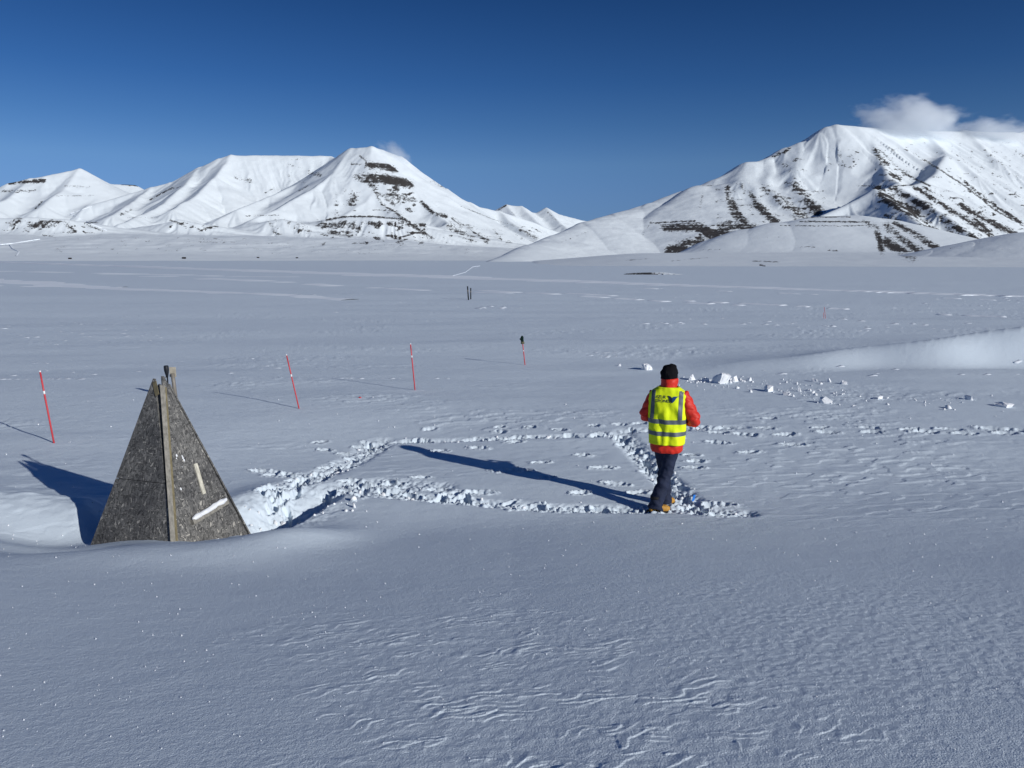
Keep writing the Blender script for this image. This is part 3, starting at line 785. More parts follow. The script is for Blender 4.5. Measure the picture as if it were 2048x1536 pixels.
def far_hit(u, v):
    x = (u - 1024.0) / F; yu = (768.0 - v) / F
    dy = CP + SP * yu; dz = -SP + CP * yu
    s = math.hypot(x, dy)
    t = np.geomspace(20, 9000, 4000)
    below = H + dz * t < zplain(t * s)
    i = int(np.argmax(below)) if below.any() else -1
    return x * t[i], dy * t[i]

def track(label, pts, hpx, gap=0.0, seed=1):
    """wide strip of clean packed snow lying as a low smooth bank on the darker crust"""
    rows = [far_hit(u, v) for u, v in pts]
    n = len(rows)
    vs, fs = [], []
    for k, (x, y) in enumerate(rows):
        r = math.hypot(x, y)
        a = rows[max(0, k - 3)]; b = rows[min(n - 1, k + 3)]
        tx, ty = b[0] - a[0], b[1] - a[1]
        L = math.hypot(tx, ty) + 1e-6
        nx, ny = -ty / L, tx / L
        g = 0.85 + 0.35 * float(noise(np.array([k * 0.17]), np.array([seed * 3.7]))[0])
        w = min(hpx * r * r / (F * (3.1 + 0.006 * r)), 26.0) * 0.42 * g
        h = 0.05 + min(hpx * 0.42 * r / F, 2.4) * g * min(1.0, r / 250.0)
        if gap: 
            q = float(noise(np.array([k * 0.11]), np.array([seed * 9.1]))[0])
            f = float(sstep(gap - 0.62, gap - 0.38, np.array(q))); h = h * f - 0.25 * (1 - f); w *= 0.4 + 0.6 * f
        for c in (-1, -0.6, -0.2, 0.2, 0.6, 1):
            px, py = x + nx * w * c, y + ny * w * c
            vs.append((px, py, ground_z(px, py) - 0.05 - 0.0006 * r + (h + 0.05 + 0.0006 * r) * (1 - c * c) ** 0.7))
    for k in range(n - 1):
        for j in range(5):
            a = k * 6 + j
            fs.append((a, a + 1, a + 7, a + 6))
    return tagset(mesh_obj('track', vs, fs, M_TRACK), label, kind='structure')

track('long bright snow bank line crossing the whole plain', straight(-120, 521.5, 2200, 597.5, 500), 6.0, seed=1)
track('second bright snow track on the left half of the plain', straight(-120, 557, 700, 600.5, 200), 4.4, seed=2)
track('faint middle track behind the pair of posts', straight(250, 549, 1520, 613, 240), 3.2, gap=0.32, seed=3)
track('faint track reaching the right edge of the plain', straight(940, 580, 2150, 642, 240), 2.8, gap=0.36, seed=4)
track('short lower track at the left edge of the plain', straight(-60, 571, 250, 573, 60), 2.0, gap=0.3, seed=5)
track('faint track high on the left part of the plain', straight(-60, 541, 620, 556, 140), 1.6, gap=0.4, seed=7)
track('thin track just below the long bank on the right', straight(1150, 572, 2100, 606, 160), 1.5, gap=0.45, seed=6)

items = []
SAS = random.Random(5)
def sas(n, u0, u1, v0, v1, wmin, wmax, slope=0.0):
    for k in range(n):
        u = SAS.uniform(u0, u1); v = SAS.uniform(v0, v1) + slope * (u - u0)
        x, y = far_hit(u, v); r = math.hypot(x, y)
        s_ = SAS.uniform(wmin, wmax) * r / F / 4.8
        items.append((x, y, ground_z(x, y) - s_ * 0.52, s_))
sas(16, 0, 260, 640, 676, 10, 34); sas(26, 110, 330, 690, 662, 8, 22, -0.05); sas(20, 1230, 1600, 634, 650, 10, 40, 0.02); sas(34, 1600, 2060, 640, 662, 10, 44, 0.02)
sas(24, 1780, 2060, 596, 625, 10, 26); sas(12, 940, 1050, 611, 617, 14, 40); sas(24, 1150, 2000, 575, 640, 8, 22); sas(16, 600, 900, 590, 640, 8, 24)
sas(14, 0, 300, 725, 765, 10, 30); sas(10, 260, 620, 700, 760, 10, 36); sas(14, 1500, 2050, 745, 775, 14, 50); sas(10, 640, 900, 820, 850, 12, 34); sas(12, 20, 180, 900, 925, 14, 40)
sas(12, 1160, 1240, 708, 716, 12, 36)
lumps('sastrugi', items, M_TRACK, 'small wind carved snow teeth catching the sun on the plain', 1, 0.10, flat=True)

# ------------------------------------------------------------------ small mesh helpers
def tube_bm(bm, pts, radii, seg=10, cap=True, ell=None):
    """tube along pts; ell: optional list of (x scale, y scale)"""
    rings = []
    n = len(pts)
    pts = [Vector(p) for p in pts]
    up = Vector((0, 0, 1))
    prev = None
    for i, p in enumerate(pts):
        d = (pts[min(i + 1, n - 1)] - pts[max(i - 1, 0)]).normalized()
        if prev is None:
            ref = Vector((0, 1, 0)) if abs(d.y) < 0.9 else Vector((1, 0, 0))
            sx = ref.cross(d).normalized()
        else:
            sx = (prev - d * prev.dot(d)).normalized()
        prev = sx
        sy = d.cross(sx)
        ex, ey = (1, 1) if ell is None else ell[i]
        ring = []
        for k in range(seg):
            a = 2 * math.pi * k / seg
            ring.append(bm.verts.new(p + sx * (math.cos(a) * radii[i] * ex) + sy * (math.sin(a) * radii[i] * ey)))
        rings.append(ring)
    for a, b in zip(rings[:-1], rings[1:]):
        for k in range(seg):
            bm.faces.new((a[k], a[(k + 1) % seg], b[(k + 1) % seg], b[k]))
    if cap:
        bm.faces.new(list(reversed(rings[0]))); bm.faces.new(rings[-1])

def sections_bm(bm, secs, seg=40, cap=True):
    """secs: (z, cx, cy, rx, ry, n) horizontal super-ellipses"""
    rings = []
    for (z, cx, cy, rx, ry, n) in secs:
        ring = []
        for k in range(seg):
            a = 2 * math.pi * k / seg
            c, s = math.cos(a), math.sin(a)
            ring.append(bm.verts.new((cx + rx * math.copysign(abs(c) ** (2 / n), c), cy + ry * math.copysign(abs(s) ** (2 / n), s), z)))
        rings.append(ring)
    for a, b in zip(rings[:-1], rings[1:]):
        for k in range(seg):
            bm.faces.new((a[k], a[(k + 1) % seg], b[(k + 1) % seg], b[k]))
    if cap:
        bm.faces.new(list(reversed(rings[0]))); bm.faces.new(rings[-1])

def ball_bm(bm, c, r, sub=2):
    g = bmesh.ops.create_icosphere(bm, subdivisions=sub, radius=1.0)
    for v in g['verts']:
        v.co = Vector((c[0] + v.co.x * r[0], c[1] + v.co.y * r[1], c[2] + v.co.z * r[2]))

def box_bm(bm, M, size):
    g = bmesh.ops.create_cube(bm, size=1.0)
    for v in g['verts']:
        v.co = M @ Vector((v.co.x * size[0], v.co.y * size[1], v.co.z * size[2]))

def bm_obj(name, bm, mat, parent=None, smooth=True, bevel=0.0):
    if bevel:
        bmesh.ops.bevel(bm, geom=bm.edges[:], offset=bevel, segments=1, affect='EDGES')
    bmesh.ops.recalc_face_normals(bm, faces=bm.faces[:])
    me = bpy.data.meshes.new(name); bm.to_mesh(me); bm.free()
    me.polygons.foreach_set('use_smooth', [smooth] * len(me.polygons))
    me.materials.append(mat)
    return link(bpy.data.objects.new(name, me), parent)

def fused(name, bm, voxel, mat, parent=None, smooth_it=3, disp=None):
    """one continuous surface out of overlapping shapes"""
    bmesh.ops.recalc_face_normals(bm, faces=bm.faces[:])
    me = bpy.data.meshes.new('raw'); bm.to_mesh(me); bm.free()
    t = bpy.data.objects.new('raw', me); COL.objects.link(t)
    m = t.modifiers.new('r', 'REMESH'); m.mode = 'VOXEL'; m.voxel_size = voxel
    if smooth_it:
        k = t.modifiers.new('s', 'SMOOTH'); k.iterations = smooth_it; k.factor = 0.5
    dg = bpy.context.evaluated_depsgraph_get()
    out = bpy.data.meshes.new_from_object(t.evaluated_get(dg))
    bpy.data.objects.remove(t); bpy.data.meshes.remove(me)
    out.name = name
    if disp:
        n = len(out.vertices)
        co = np.empty(n * 3, np.float32); no = np.empty(n * 3, np.float32)
        out.vertices.foreach_get('co', co); out.vertices.foreach_get('normal', no)
        co = co.reshape(-1, 3); no = no.reshape(-1, 3)
        co = co + no * disp(co)[:, None]
        out.vertices.foreach_set('co', co.astype(np.float32).ravel())
    out.polygons.foreach_set('use_smooth', [True] * len(out.polygons))
    out.materials.clear(); out.materials.append(mat)
    out.update()
    return link(bpy.data.objects.new(name, out), parent)

def empty(name, loc, rz=0.0):
    o = bpy.data.objects.new(name, None); COL.objects.link(o)
    o.empty_display_size = 0.2
    o.location = loc; o.rotation_euler = (0, 0, rz)
    return o

def fabric(name, col, rough=0.85, bscale=60, bdist=0.003, spec=0.25, vary=0.12):
    m, n, l, b = new_mat(name, col, rough, spec)
    tc = n.new('ShaderNodeTexCoord')
    t = noise_node(n, l, tc.outputs['Object'], bscale, 3.0)
    l.new(bump(n, l, t.outputs[0], 0.5, bdist), b.inputs['Normal'])
    t2 = noise_node(n, l, tc.outputs['Object'], 9, 3.0)
    lo = tuple(max(0, c * (1 - vary)) for c in col); hi = tuple(min(1, c * (1 + vary)) for c in col)
    l.new(ramp(n, l, t2.outputs[0], [(0.3, lo), (0.7, hi)]), b.inputs['Base Color'])
    return m

M_RED = fabric('red_nylon', (0.66, 0.030, 0.014), 0.55, 40, 0.004, 0.35)
M_VEST = fabric('fluorescent_yellow', (0.80, 0.94, 0.014), 0.7, 55, 0.003, 0.2, 0.05)
M_STRIP = fabric('grey_reflective_tape', (0.095, 0.115, 0.135), 0.5, 90, 0.001, 0.5, 0.05)
M_PANTS = fabric('navy_cloth', (0.017, 0.024, 0.052), 0.8, 35, 0.004, 0.25, 0.2)
M_HAT = fabric('black_knit', (0.008, 0.008, 0.010), 0.95, 120, 0.004, 0.1)
M_SKIN = fabric('skin', (0.42, 0.24, 0.17), 0.6, 80, 0.001)
M_TAN = fabric('tan_leather', (0.48, 0.25, 0.045), 0.6, 60, 0.002, 0.3, 0.15)
M_SOLE = fabric('black_rubber', (0.012, 0.012, 0.013), 0.7, 40, 0.002)
M_LOGO = fabric('navy_print', (0.012, 0.022, 0.060), 0.6, 40, 0.0004, 0.2, 0.05)
M_LOGO2 = fabric('blue_print', (0.020, 0.070, 0.200), 0.6, 40, 0.0004, 0.2, 0.05)
M_DARK = fabric('dark_plastic', (0.015, 0.018, 0.024), 0.5, 60, 0.001)

# ------------------------------------------------------------------ the person
def build_person():
    fx, fy = 1.945, 9.42
    zg = -0.04
    person = empty('person', (fx, fy, zg), math.radians(-18))
    tagset(person, 'person in yellow high visibility vest, red jacket, black hat and navy trousers seen from behind', 'person')
    YW = math.radians(-9)
    def loc(p):          # world offset -> local
        return Vector(p)

    RA = Vector((-0.095, -0.19, 0.09)); LA = Vector((-0.015, 0.10, 0.09))      # ankles
    RK = Vector((0.015, -0.02, 0.50)); LK = Vector((-0.03, 0.11, 0.49))       # knees
    RH = Vector((0.085, 0.0, 0.90)); LH = Vector((-0.085, 0.0, 0.90))         # hips
    SHL, SHR = Vector((-0.185, 0.0, 1.47)), Vector((0.185, 0.0, 1.47))
    ELL, ELR = Vector((-0.285, -0.015, 1.19)), Vector((0.325, -0.03, 1.17))
    WRL, WRR = Vector((-0.12, 0.25, 1.13)), Vector((0.15, 0.24, 1.12))

    # body: one continuous surface
    bm = bmesh.new()
    ball_bm(bm, (0.005, 0.045, 1.715), (0.078, 0.098, 0.115), 3)                 # skull
    ball_bm(bm, (0.005, 0.080, 1.665), (0.060, 0.068, 0.075), 2)                 # jaw
    ball_bm(bm, (0.005, 0.150, 1.695), (0.013, 0.020, 0.022), 2)                 # nose
    ball_bm(bm, (0.005, 0.138, 1.652), (0.024, 0.010, 0.008), 2)                 # lips
    for sx in (-1, 1):
        ball_bm(bm, (0.005 + sx * 0.030, 0.128, 1.718), (0.014, 0.012, 0.009), 2)   # eyes
        ball_bm(bm, (0.005 + sx * 0.080, 0.045, 1.700), (0.010, 0.020, 0.030), 2)   # ears
    tube_bm(bm, [(0.003, 0.02, 1.44), (0.004, 0.03, 1.56), (0.005, 0.045, 1.66)], [0.075, 0.060, 0.058], 14)
    sections_bm(bm, [(0.82, 0, 0, 0.10, 0.09, 2), (0.92, 0, 0, 0.155, 0.105, 2.2), (1.10, 0, 0, 0.135, 0.095, 2.2), (1.30, 0, 0, 0.165, 0.105, 2.2), (1.44, 0, 0, 0.175, 0.09, 2.2), (1.50, 0, 0, 0.12, 0.07, 2)], 24)
    for S, E_, W in ((SHL, ELL, WRL), (SHR, ELR, WRR)):
        tube_bm(bm, [S, S.lerp(E_, 0.5), E_, E_.lerp(W, 0.4), W], [0.055, 0.048, 0.042, 0.040, 0.028], 12)
        d = (W - E_).normalized()
        side = -1 if W.x < 0 else 1
        palm = W + d * 0.055
        M = Matrix.Translation(palm) @ d.to_track_quat('Y', 'Z').to_matrix().to_4x4()
        ball_bm(bm, palm, (0.036, 0.050, 0.022), 2)
        lat = d.cross(Vector((0, 0, 1))).normalized()
        for q, ln in zip((-0.027, -0.009, 0.009, 0.026), (0.060, 0.072, 0.067, 0.052)):
            b0 = palm + lat * q + d * 0.030
            b1 = b0 + d * ln * 0.55 + Vector((0, 0, -0.006))
            b2 = b1 + d * ln * 0.25 + Vector((0, 0, -ln * 0.35))
            b3 = b2 - d * ln * 0.15 + Vector((0, 0, -ln * 0.30))
            tube_bm(bm, [b0, b1, b2, b3], [0.0095, 0.0088, 0.008, 0.0065], 8)
        t0 = palm - lat * side * 0.028 * -1 - d * 0.01
        tube_bm(bm, [t0, t0 + lat * side * 0.022 + d * 0.022 + Vector((0, 0, 0.008)), t0 + lat * side * 0.016 + d * 0.055 + Vector((0, 0, 0.006))], [0.013, 0.011, 0.008], 8)
    for Hh, K, A in ((RH, RK, RA), (LH, LK, LA)):
        tube_bm(bm, [Hh, Hh.lerp(K, 0.5), K, K.lerp(A, 0.35), A, A + Vector((0, 0, -0.06))], [0.085, 0.068, 0.052, 0.050, 0.036, 0.036], 12)
    fused('body', bm, 0.009, M_SKIN, person, 2)

    # trousers
    bm = bmesh.new()
    sections_bm(bm, [(0.80, 0.0, 0.0, 0.155, 0.115, 2.3), (0.90, 0, 0, 0.168, 0.125, 2.4), (1.0, 0, 0, 0.17, 0.125, 2.4)], 28)
    for Hh, K, A in ((RH, RK, RA), (LH, LK, LA)):
        hem = A + Vector((0.0, -0.005, -0.045))
        tube_bm(bm, [Hh + Vector((0, 0, 0.02)), Hh.lerp(K, 0.35), Hh.lerp(K, 0.75), K, K.lerp(A, 0.4), K.lerp(A, 0.8), hem],
                [0.098, 0.094, 0.084, 0.080, 0.082, 0.088, 0.096], 18)
    def pd(co):
        z = co[:, 2]
        w = np.exp(-((z - 0.47) / 0.18) ** 2) + 0.9 * np.exp(-((z - 0.12) / 0.12) ** 2) + 0.35
        return (0.011 * w * noise(co[:, 0] * 6 + co[:, 1] * 4, z * 14 + co[:, 0] * 10, 7) + 0.006 * w * noise(co[:, 0] * 20 + 3, z * 26 + co[:, 1] * 20, 8))
    fused('trousers', bm, 0.011, M_PANTS, person, 3, pd)

    # jacket (torso, collar, sleeves)
    bm = bmesh.new()
    sections_bm(bm, [(0.755, 0, 0, 0.180, 0.138, 2.4), (0.79, 0, 0, 0.200, 0.152, 2.4), (0.88, 0, 0, 0.205, 0.155, 2.4), (1.10, 0, 0, 0.212, 0.15, 2.4), (1.30, 0, 0, 0.222, 0.15, 2.4),
                     (1.42, 0, 0, 0.222, 0.135, 2.4), (1.49, 0, 0, 0.20, 0.115, 2.3), (1.535, 0, 0.0, 0.14, 0.10, 2.2), (1.57, 0.003, 0.005, 0.102, 0.100, 2), (1.62, 0.006, 0.015, 0.104, 0.108, 2), (1.675, 0.010, 0.022, 0.106, 0.110, 2), (1.69, 0.010, 0.024, 0.092, 0.098, 2)], 36)
    for S, E_, W, k in ((SHL, ELL, WRL, 0.84), (SHR, ELR, WRR, 1.02)):
        tube_bm(bm, [S + Vector((-0.06 * (1 if S.x > 0 else -1), 0, -0.02)), S, S.lerp(E_, 0.3), S.lerp(E_, 0.6), E_ + Vector((0, 0, 0.03)), E_ + Vector((0, 0.04, -0.01)), E_.lerp(W, 0.5), E_.lerp(W, 0.9), W],
                [0.07, 0.084 * k, 0.086 * k, 0.084 * k, 0.080 * k, 0.078 * k, 0.068 * k, 0.056, 0.048], 18)
    def jd(co):
        z = co[:, 2]
        arm = sstep(0.20, 0.25, np.abs(co[:, 0]))
        puff = np.abs(np.sin((z + 0.25 * co[:, 1] + 0.12 * np.abs(co[:, 0])) * math.pi / 0.095)) ** 0.6
        return arm * 0.013 * (puff - 0.6) + 0.006 * noise(co[:, 0] * 16, z * 20 + co[:, 1] * 14, 5)
    fused('jacket', bm, 0.009, M_RED, person, 2, jd)

    # vest
    VZ = [0.868, 0.95, 1.05, 1.15, 1.30, 1.42, 1.485, 1.53, 1.56, 1.585]
    VRX = [0.222, 0.226, 0.231, 0.236, 0.243, 0.247, 0.238, 0.205, 0.160, 0.118]
    VRY = [0.168, 0.168, 0.167, 0.166, 0.166, 0.153, 0.136, 0.122, 0.116, 0.112]
    def vest_pt(a, z, off=0.0):
        rx = float(np.interp(z, VZ, VRX)); ry = float(np.interp(z, VZ, VRY)); n = 2.7
        c, s = math.cos(a), math.sin(a)
        x = (rx + off) * math.copysign(abs(c) ** (2 / n), c); y = (ry + off) * math.copysign(abs(s) ** (2 / n), s)
        if s < 0:   # back: one long centre fold and soft drapes
            wz = sstep(1.46, 1.25, z) if False else float(np.clip((1.44 - z) / 0.16, 0, 1))
            fold = 0.034 * math.exp(-((x + 0.002) / 0.022) ** 2) if x > -0.002 else 0.034 * max(0.0, 1 - (-x - 0.002) / 0.060) ** 1.2
            if x > 0.02: fold *= 1.0
            y -= wz * fold * (0.65 + 0.35 * math.sin(z * 9 + 0.6))
            dr = 0.009 * math.sin(x * 30 + z * 7 + 2.2 * math.sin(z * 5)) * min(1.0, max(0.0, (1.52 - z) / 0.2))
            y -= dr + 0.009 * float(noise(np.array([x * 14 + z * 6]), np.array([z * 9.0 - x * 5]), 6)[0])
        return Vector((x, y, z))
    NA, NZ = 150, 60
    vs, fs = [], []
    for i in range(NZ):
        z = VZ[0] + (VZ[-1] - VZ[0]) * i / (NZ - 1)
        for k in range(NA):
            vs.append(vest_pt(2 * math.pi * k / NA, z))
    for i in range(NZ - 1):
        for k in range(NA):
            fs.append((i * NA + k, i * NA + (k + 1) % NA, (i + 1) * NA + (k + 1) % NA, (i + 1) * NA + k))
    vest = mesh_obj('vest', vs, fs, M_VEST, person)
    so = vest.modifiers.new('thick', 'SOLIDIFY'); so.thickness = 0.004; so.offset = -1

    def hoop(z0, z1):
        v2, f2 = [], []
        for i in range(4):
            z = z0 + (z1 - z0) * i / 3
            for k in range(NA):
                v2.append(vest_pt(2 * math.pi * k / NA, z, 0.0035))
        for i in range(3):
            for k in range(NA):
                f2.append((i * NA + k, i * NA + (k + 1) % NA, (i + 1) * NA + (k + 1) % NA, (i + 1) * NA + k))
        mesh_obj('reflective_strip', v2, f2, M_STRIP, vest)
    hoop(1.136, 1.190); hoop(0.985, 1.038)
    def back_pt(x, z, off):
        rx = float(np.interp(z, VZ, VRX)) + off; n = 2.7
        c = math.copysign(min(0.999, abs(x) / rx) ** (n / 2), x)
        return vest_pt(-math.acos(c), z, off)
    def strap(xb0, xt0, w):
        v2, f2 = [], []
        for i in range(22):
            z = 1.192 + (1.545 - 1.192) * i / 21
            xc = xb0 + (xt0 - xb0) * i / 21
            for j in range(5):
                v2.append(back_pt(xc + w * (j / 4 - 0.5), z, 0.0035))
        for i in range(21):
            for j in range(4):
                a = i * 5 + j
                f2.append((a, a + 1, a + 6, a + 5))
        mesh_obj('reflective_strip', v2, f2, M_STRIP, vest)
    strap(-0.178, -0.165, 0.048); strap(0.168, 0.170, 0.048)

    # printed words and bird on the back
    def text_on_back(body, x0, z0, width, height, name):
        cu = bpy.data.curves.new('t', 'FONT'); cu.body = body; cu.size = 1.0; cu.offset = 0.012; cu.resolution_u = 3
        t = bpy.data.objects.new('t', cu); COL.objects.link(t)
        dg = bpy.context.evaluated_depsgraph_get()
        me = bpy.data.meshes.new_from_object(t.evaluated_get(dg))
        bpy.data.objects.remove(t); bpy.data.curves.remove(cu)
        bm2 = bmesh.new(); bm2.from_mesh(me); bpy.data.meshes.remove(me)
        bmesh.ops.triangulate(bm2, faces=bm2.faces[:])
        bmesh.ops.subdivide_edges(bm2, edges=[e for e in bm2.edges if e.calc_length() > 0.25], cuts=2)
        xs = [v.co.x for v in bm2.verts]; ys = [v.co.y for v in bm2.verts]
        for v in bm2.verts:
            px = x0 + (v.co.x - min(xs)) / (max(xs) - min(xs)) * width
            pz = z0 + (v.co.y - min(ys)) / (max(ys) - min(ys)) * height
            v.co = back_pt(px, pz, 0.0045)
        return bm_obj(name, bm2, M_LOGO, vest, smooth=False)
    text_on_back('AZUR', -0.138, 1.452, 0.128, 0.037, 'lettering')
    text_on_back('DRONES', -0.138, 1.406, 0.182, 0.037, 'lettering')
    def wing(poly, mat):
        bm2 = bmesh.new()
        vv = [bm2.verts.new((p[0], p[1], 0)) for p in poly]
        bm2.faces.new(vv)
        bmesh.ops.triangulate(bm2, faces=bm2.faces[:])
        bmesh.ops.subdivide_edges(bm2, edges=bm2.edges[:], cuts=3, use_grid_fill=True)
        for v in bm2.verts:
            v.co = back_pt(v.co.x, v.co.y, 0.0065)
        return bm_obj('bird_emblem', bm2, mat, vest, smooth=False)
    wing([(0.006, 1.490), (0.040, 1.485), (0.062, 1.466), (0.066, 1.402), (0.040, 1.425), (0.024, 1.462)], M_LOGO)
    wing([(0.0665, 1.402), (0.0625, 1.466), (0.085, 1.482), (0.152, 1.484), (0.118, 1.470), (0.095, 1.430)], M_LOGO2)

    # knitted hat, pulled low at the back, lumpy at the top
    bm = bmesh.new()
    ball_bm(bm, (0.0, 0.040, 1.752), (0.104, 0.122, 0.098), 3)
    ball_bm(bm, (0.030, 0.030, 1.815), (0.062, 0.070, 0.048), 2)
    ball_bm(bm, (-0.030, 0.040, 1.806), (0.058, 0.070, 0.044), 2)
    tube_bm(bm, [(0, 0.036, 1.672), (0, 0.038, 1.76)], [0.102, 0.110], 24, ell=[(1, 1.14), (1, 1.14)])
    fused('hat', bm, 0.009, M_HAT, person, 3, lambda co: 0.0035 * np.sin(np.arctan2(co[:, 0], co[:, 1] - 0.04) * 34) + 0.006 * noise(co[:, 0] * 22, co[:, 2] * 22, 4))

    # boots
    for A, ang in ((RA, -1.15), (LA, -0.55)):
        d = Vector((-math.sin(ang), math.cos(ang), 0)); s = Vector((d.y, -d.x, 0))
        base = A + Vector((0, 0, -0.09))
        bm = bmesh.new()
        tube_bm(bm, [base - d * 0.075 + Vector((0, 0, 0.055)), base - d * 0.02 + Vector((0, 0, 0.065)), base + d * 0.07 + Vector((0, 0, 0.060)), base + d * 0.14 + Vector((0, 0, 0.050)), base + d * 0.185 + Vector((0, 0, 0.042))],
                [0.040, 0.047, 0.050, 0.048, 0.030], 16)
        tube_bm(bm, [base + Vector((0, 0, 0.05)), base + Vector((0, 0, 0.20))], [0.052, 0.056], 16)
        boot = fused('boot', bm, 0.008, M_TAN, person, 2)
        bm = bmesh.new()
        out = [(-0.105, 0.030), (-0.09, 0.046), (0.03, 0.046), (0.12, 0.056), (0.185, 0.040), (0.205, 0.0), (0.185, -0.040), (0.12, -0.056), (0.03, -0.046), (-0.09, -0.046), (-0.105, -0.03)]
        lo = [bm.verts.new(base + d * p + s * q + Vector((0, 0, -0.004))) for p, q in out]
        hi = [bm.verts.new(base + d * p + s * q + Vector((0, 0, 0.030))) for p, q in out]
        bm.faces.new(list(reversed(lo))); bm.faces.new(hi)
        for k in range(len(out)):
            bm.faces.new((lo[k], lo[(k + 1) % len(out)], hi[(k + 1) % len(out)], hi[k]))
        bm_obj('sole', bm, M_SOLE, boot, smooth=False)
        bm = bmesh.new()
        for k in range(4):
            c = base + d * (0.055 + 0.026 * k) + Vector((0, 0, 0.115 - 0.007 * k))
            tube_bm(bm, [c - s * 0.030 - Vector((0, 0, 0.008)), c, c + s * 0.030 + d * 0.012 - Vector((0, 0, 0.008))], [0.004] * 3, 6)
        bm_obj('lace', bm, M_SOLE, boot)
        bm = bmesh.new()
        tube_bm(bm, [base + Vector((0, 0, 0.175)), base + Vector((0, 0, 0.215))], [0.060, 0.062], 16)
        bm_obj('cuff', bm, M_SOLE, boot)

    # elastic cord loop hanging from the right sleeve
    bm = bmesh.new()
    c = ELR + Vector((0.045, 0.05, -0.10))
    tube_bm(bm, [c + Vector((math.cos(a) * 0.030, 0, math.sin(a) * 0.022)) for a in np.linspace(0, 2 * math.pi, 14)], [0.0028] * 14, 6)
    bm_obj('cord', bm, M_DARK, person)
    return person
PERSON = build_person()

# ------------------------------------------------------------------ wooden shelter
def osb_material():
    m, n, l, b = new_mat('weathered_strand_board', (0.12, 0.11, 0.10), 0.85, 0.2)
    tc = n.new('ShaderNodeTexCoord')
    cols = []
    prev = None
    for k, (rot, sc) in enumerate((((0.35, 0.5, 0.2), (22, 22, 100)), ((0.9, -0.4, 1.3), (92, 24, 24)), ((-0.5, 0.8, 0.6), (24, 96, 28)), ((1.3, 0.2, -0.8), (28, 26, 92)), ((0.2, 1.2, 2.1), (88, 27, 24)), ((2.2, -0.7, 0.4), (26, 92, 26)))):
        mp = mapping(n, l, tc.outputs['Object'], sc, rot)
        v = n.new('ShaderNodeTexVoronoi'); v.inputs['Scale'].default_value = 1.0
        l.new(mp, v.inputs['Vector'])
        sep = n.new('ShaderNodeSeparateColor'); l.new(v.outputs['Color'], sep.inputs[0])
        cols.append(sep)
    def mixf(a, b_, f):
        x = n.new('ShaderNodeMix'); x.data_type = 'FLOAT'
        l.new(f, x.inputs[0]); l.new(a, x.inputs[2]); l.new(b_, x.inputs[3]); return x.outputs[0]
    def gt(a, t):
        x = n.new('ShaderNodeMath'); x.operation = 'GREATER_THAN'; l.new(a, x.inputs[0]); x.inputs[1].default_value = t; return x.outputs[0]
    f = mixf(cols[0].outputs[0], cols[1].outputs[0], gt(cols[1].outputs[1], 0.55))
    f = mixf(f, cols[2].outputs[0], gt(cols[2].outputs[1], 0.6))
    f = mixf(f, cols[3].outputs[0], gt(cols[3].outputs[1], 0.66))
    f = mixf(f, cols[4].outputs[0], gt(cols[4].outputs[1], 0.72))
    f = mixf(f, cols[5].outputs[0], gt(cols[5].outputs[1], 0.76))
    big = noise_node(n, l, tc.outputs['Object'], 2.2, 4.0)
    c1 = ramp(n, l, f, [(0.0, (0.056, 0.056, 0.056)), (0.35, (0.106, 0.105, 0.103)), (0.75, (0.160, 0.159, 0.155)), (0.95, (0.215, 0.21, 0.20)), (0.99, (0.40, 0.385, 0.35))])
    c2 = ramp(n, l, big.outputs[0], [(0.32, (0.60, 0.60, 0.62)), (0.5, (0.95, 0.94, 0.92)), (0.68, (1.22, 1.20, 1.15))])
    mx = n.new('ShaderNodeMix'); mx.data_type = 'RGBA'; mx.blend_type = 'MULTIPLY'; mx.inputs[0].default_value = 1.0
    l.new(c1, mx.inputs[6]); l.new(c2, mx.inputs[7])
    l.new(mx.outputs[2], b.inputs['Base Color'])
    l.new(bump(n, l, f, 0.55, 0.004), b.inputs['Normal'])
    return m

def wood_material(name, col, sc=(30, 30, 4)):
    m, n, l, b = new_mat(name, col, 0.8, 0.2)
    tc = n.new('ShaderNodeTexCoord')
    t = noise_node(n, l, mapping(n, l, tc.outputs['Object'], sc), 1.5, 5.0, 0.65)
    l.new(ramp(n, l, t.outputs[0], [(0.3, tuple(c * 0.6 for c in col)), (0.55, col), (0.75, tuple(min(1, c * 1.3) for c in col))]), b.inputs['Base Color'])
    l.new(bump(n, l, t.outputs[0], 0.4, 0.003), b.inputs['Normal'])
    return m
M_OSB = osb_material()
M_BATTEN = wood_material('grey_weathered_wood', (0.27, 0.255, 0.22))
M_PALE = wood_material('pale_wood', (0.60, 0.57, 0.47))
M_MOSSY = wood_material('stained_wood', (0.20, 0.17, 0.10))
M_STEEL = fabric('grey_metal', (0.20, 0.18, 0.15), 0.5, 40, 0.001, 0.5)

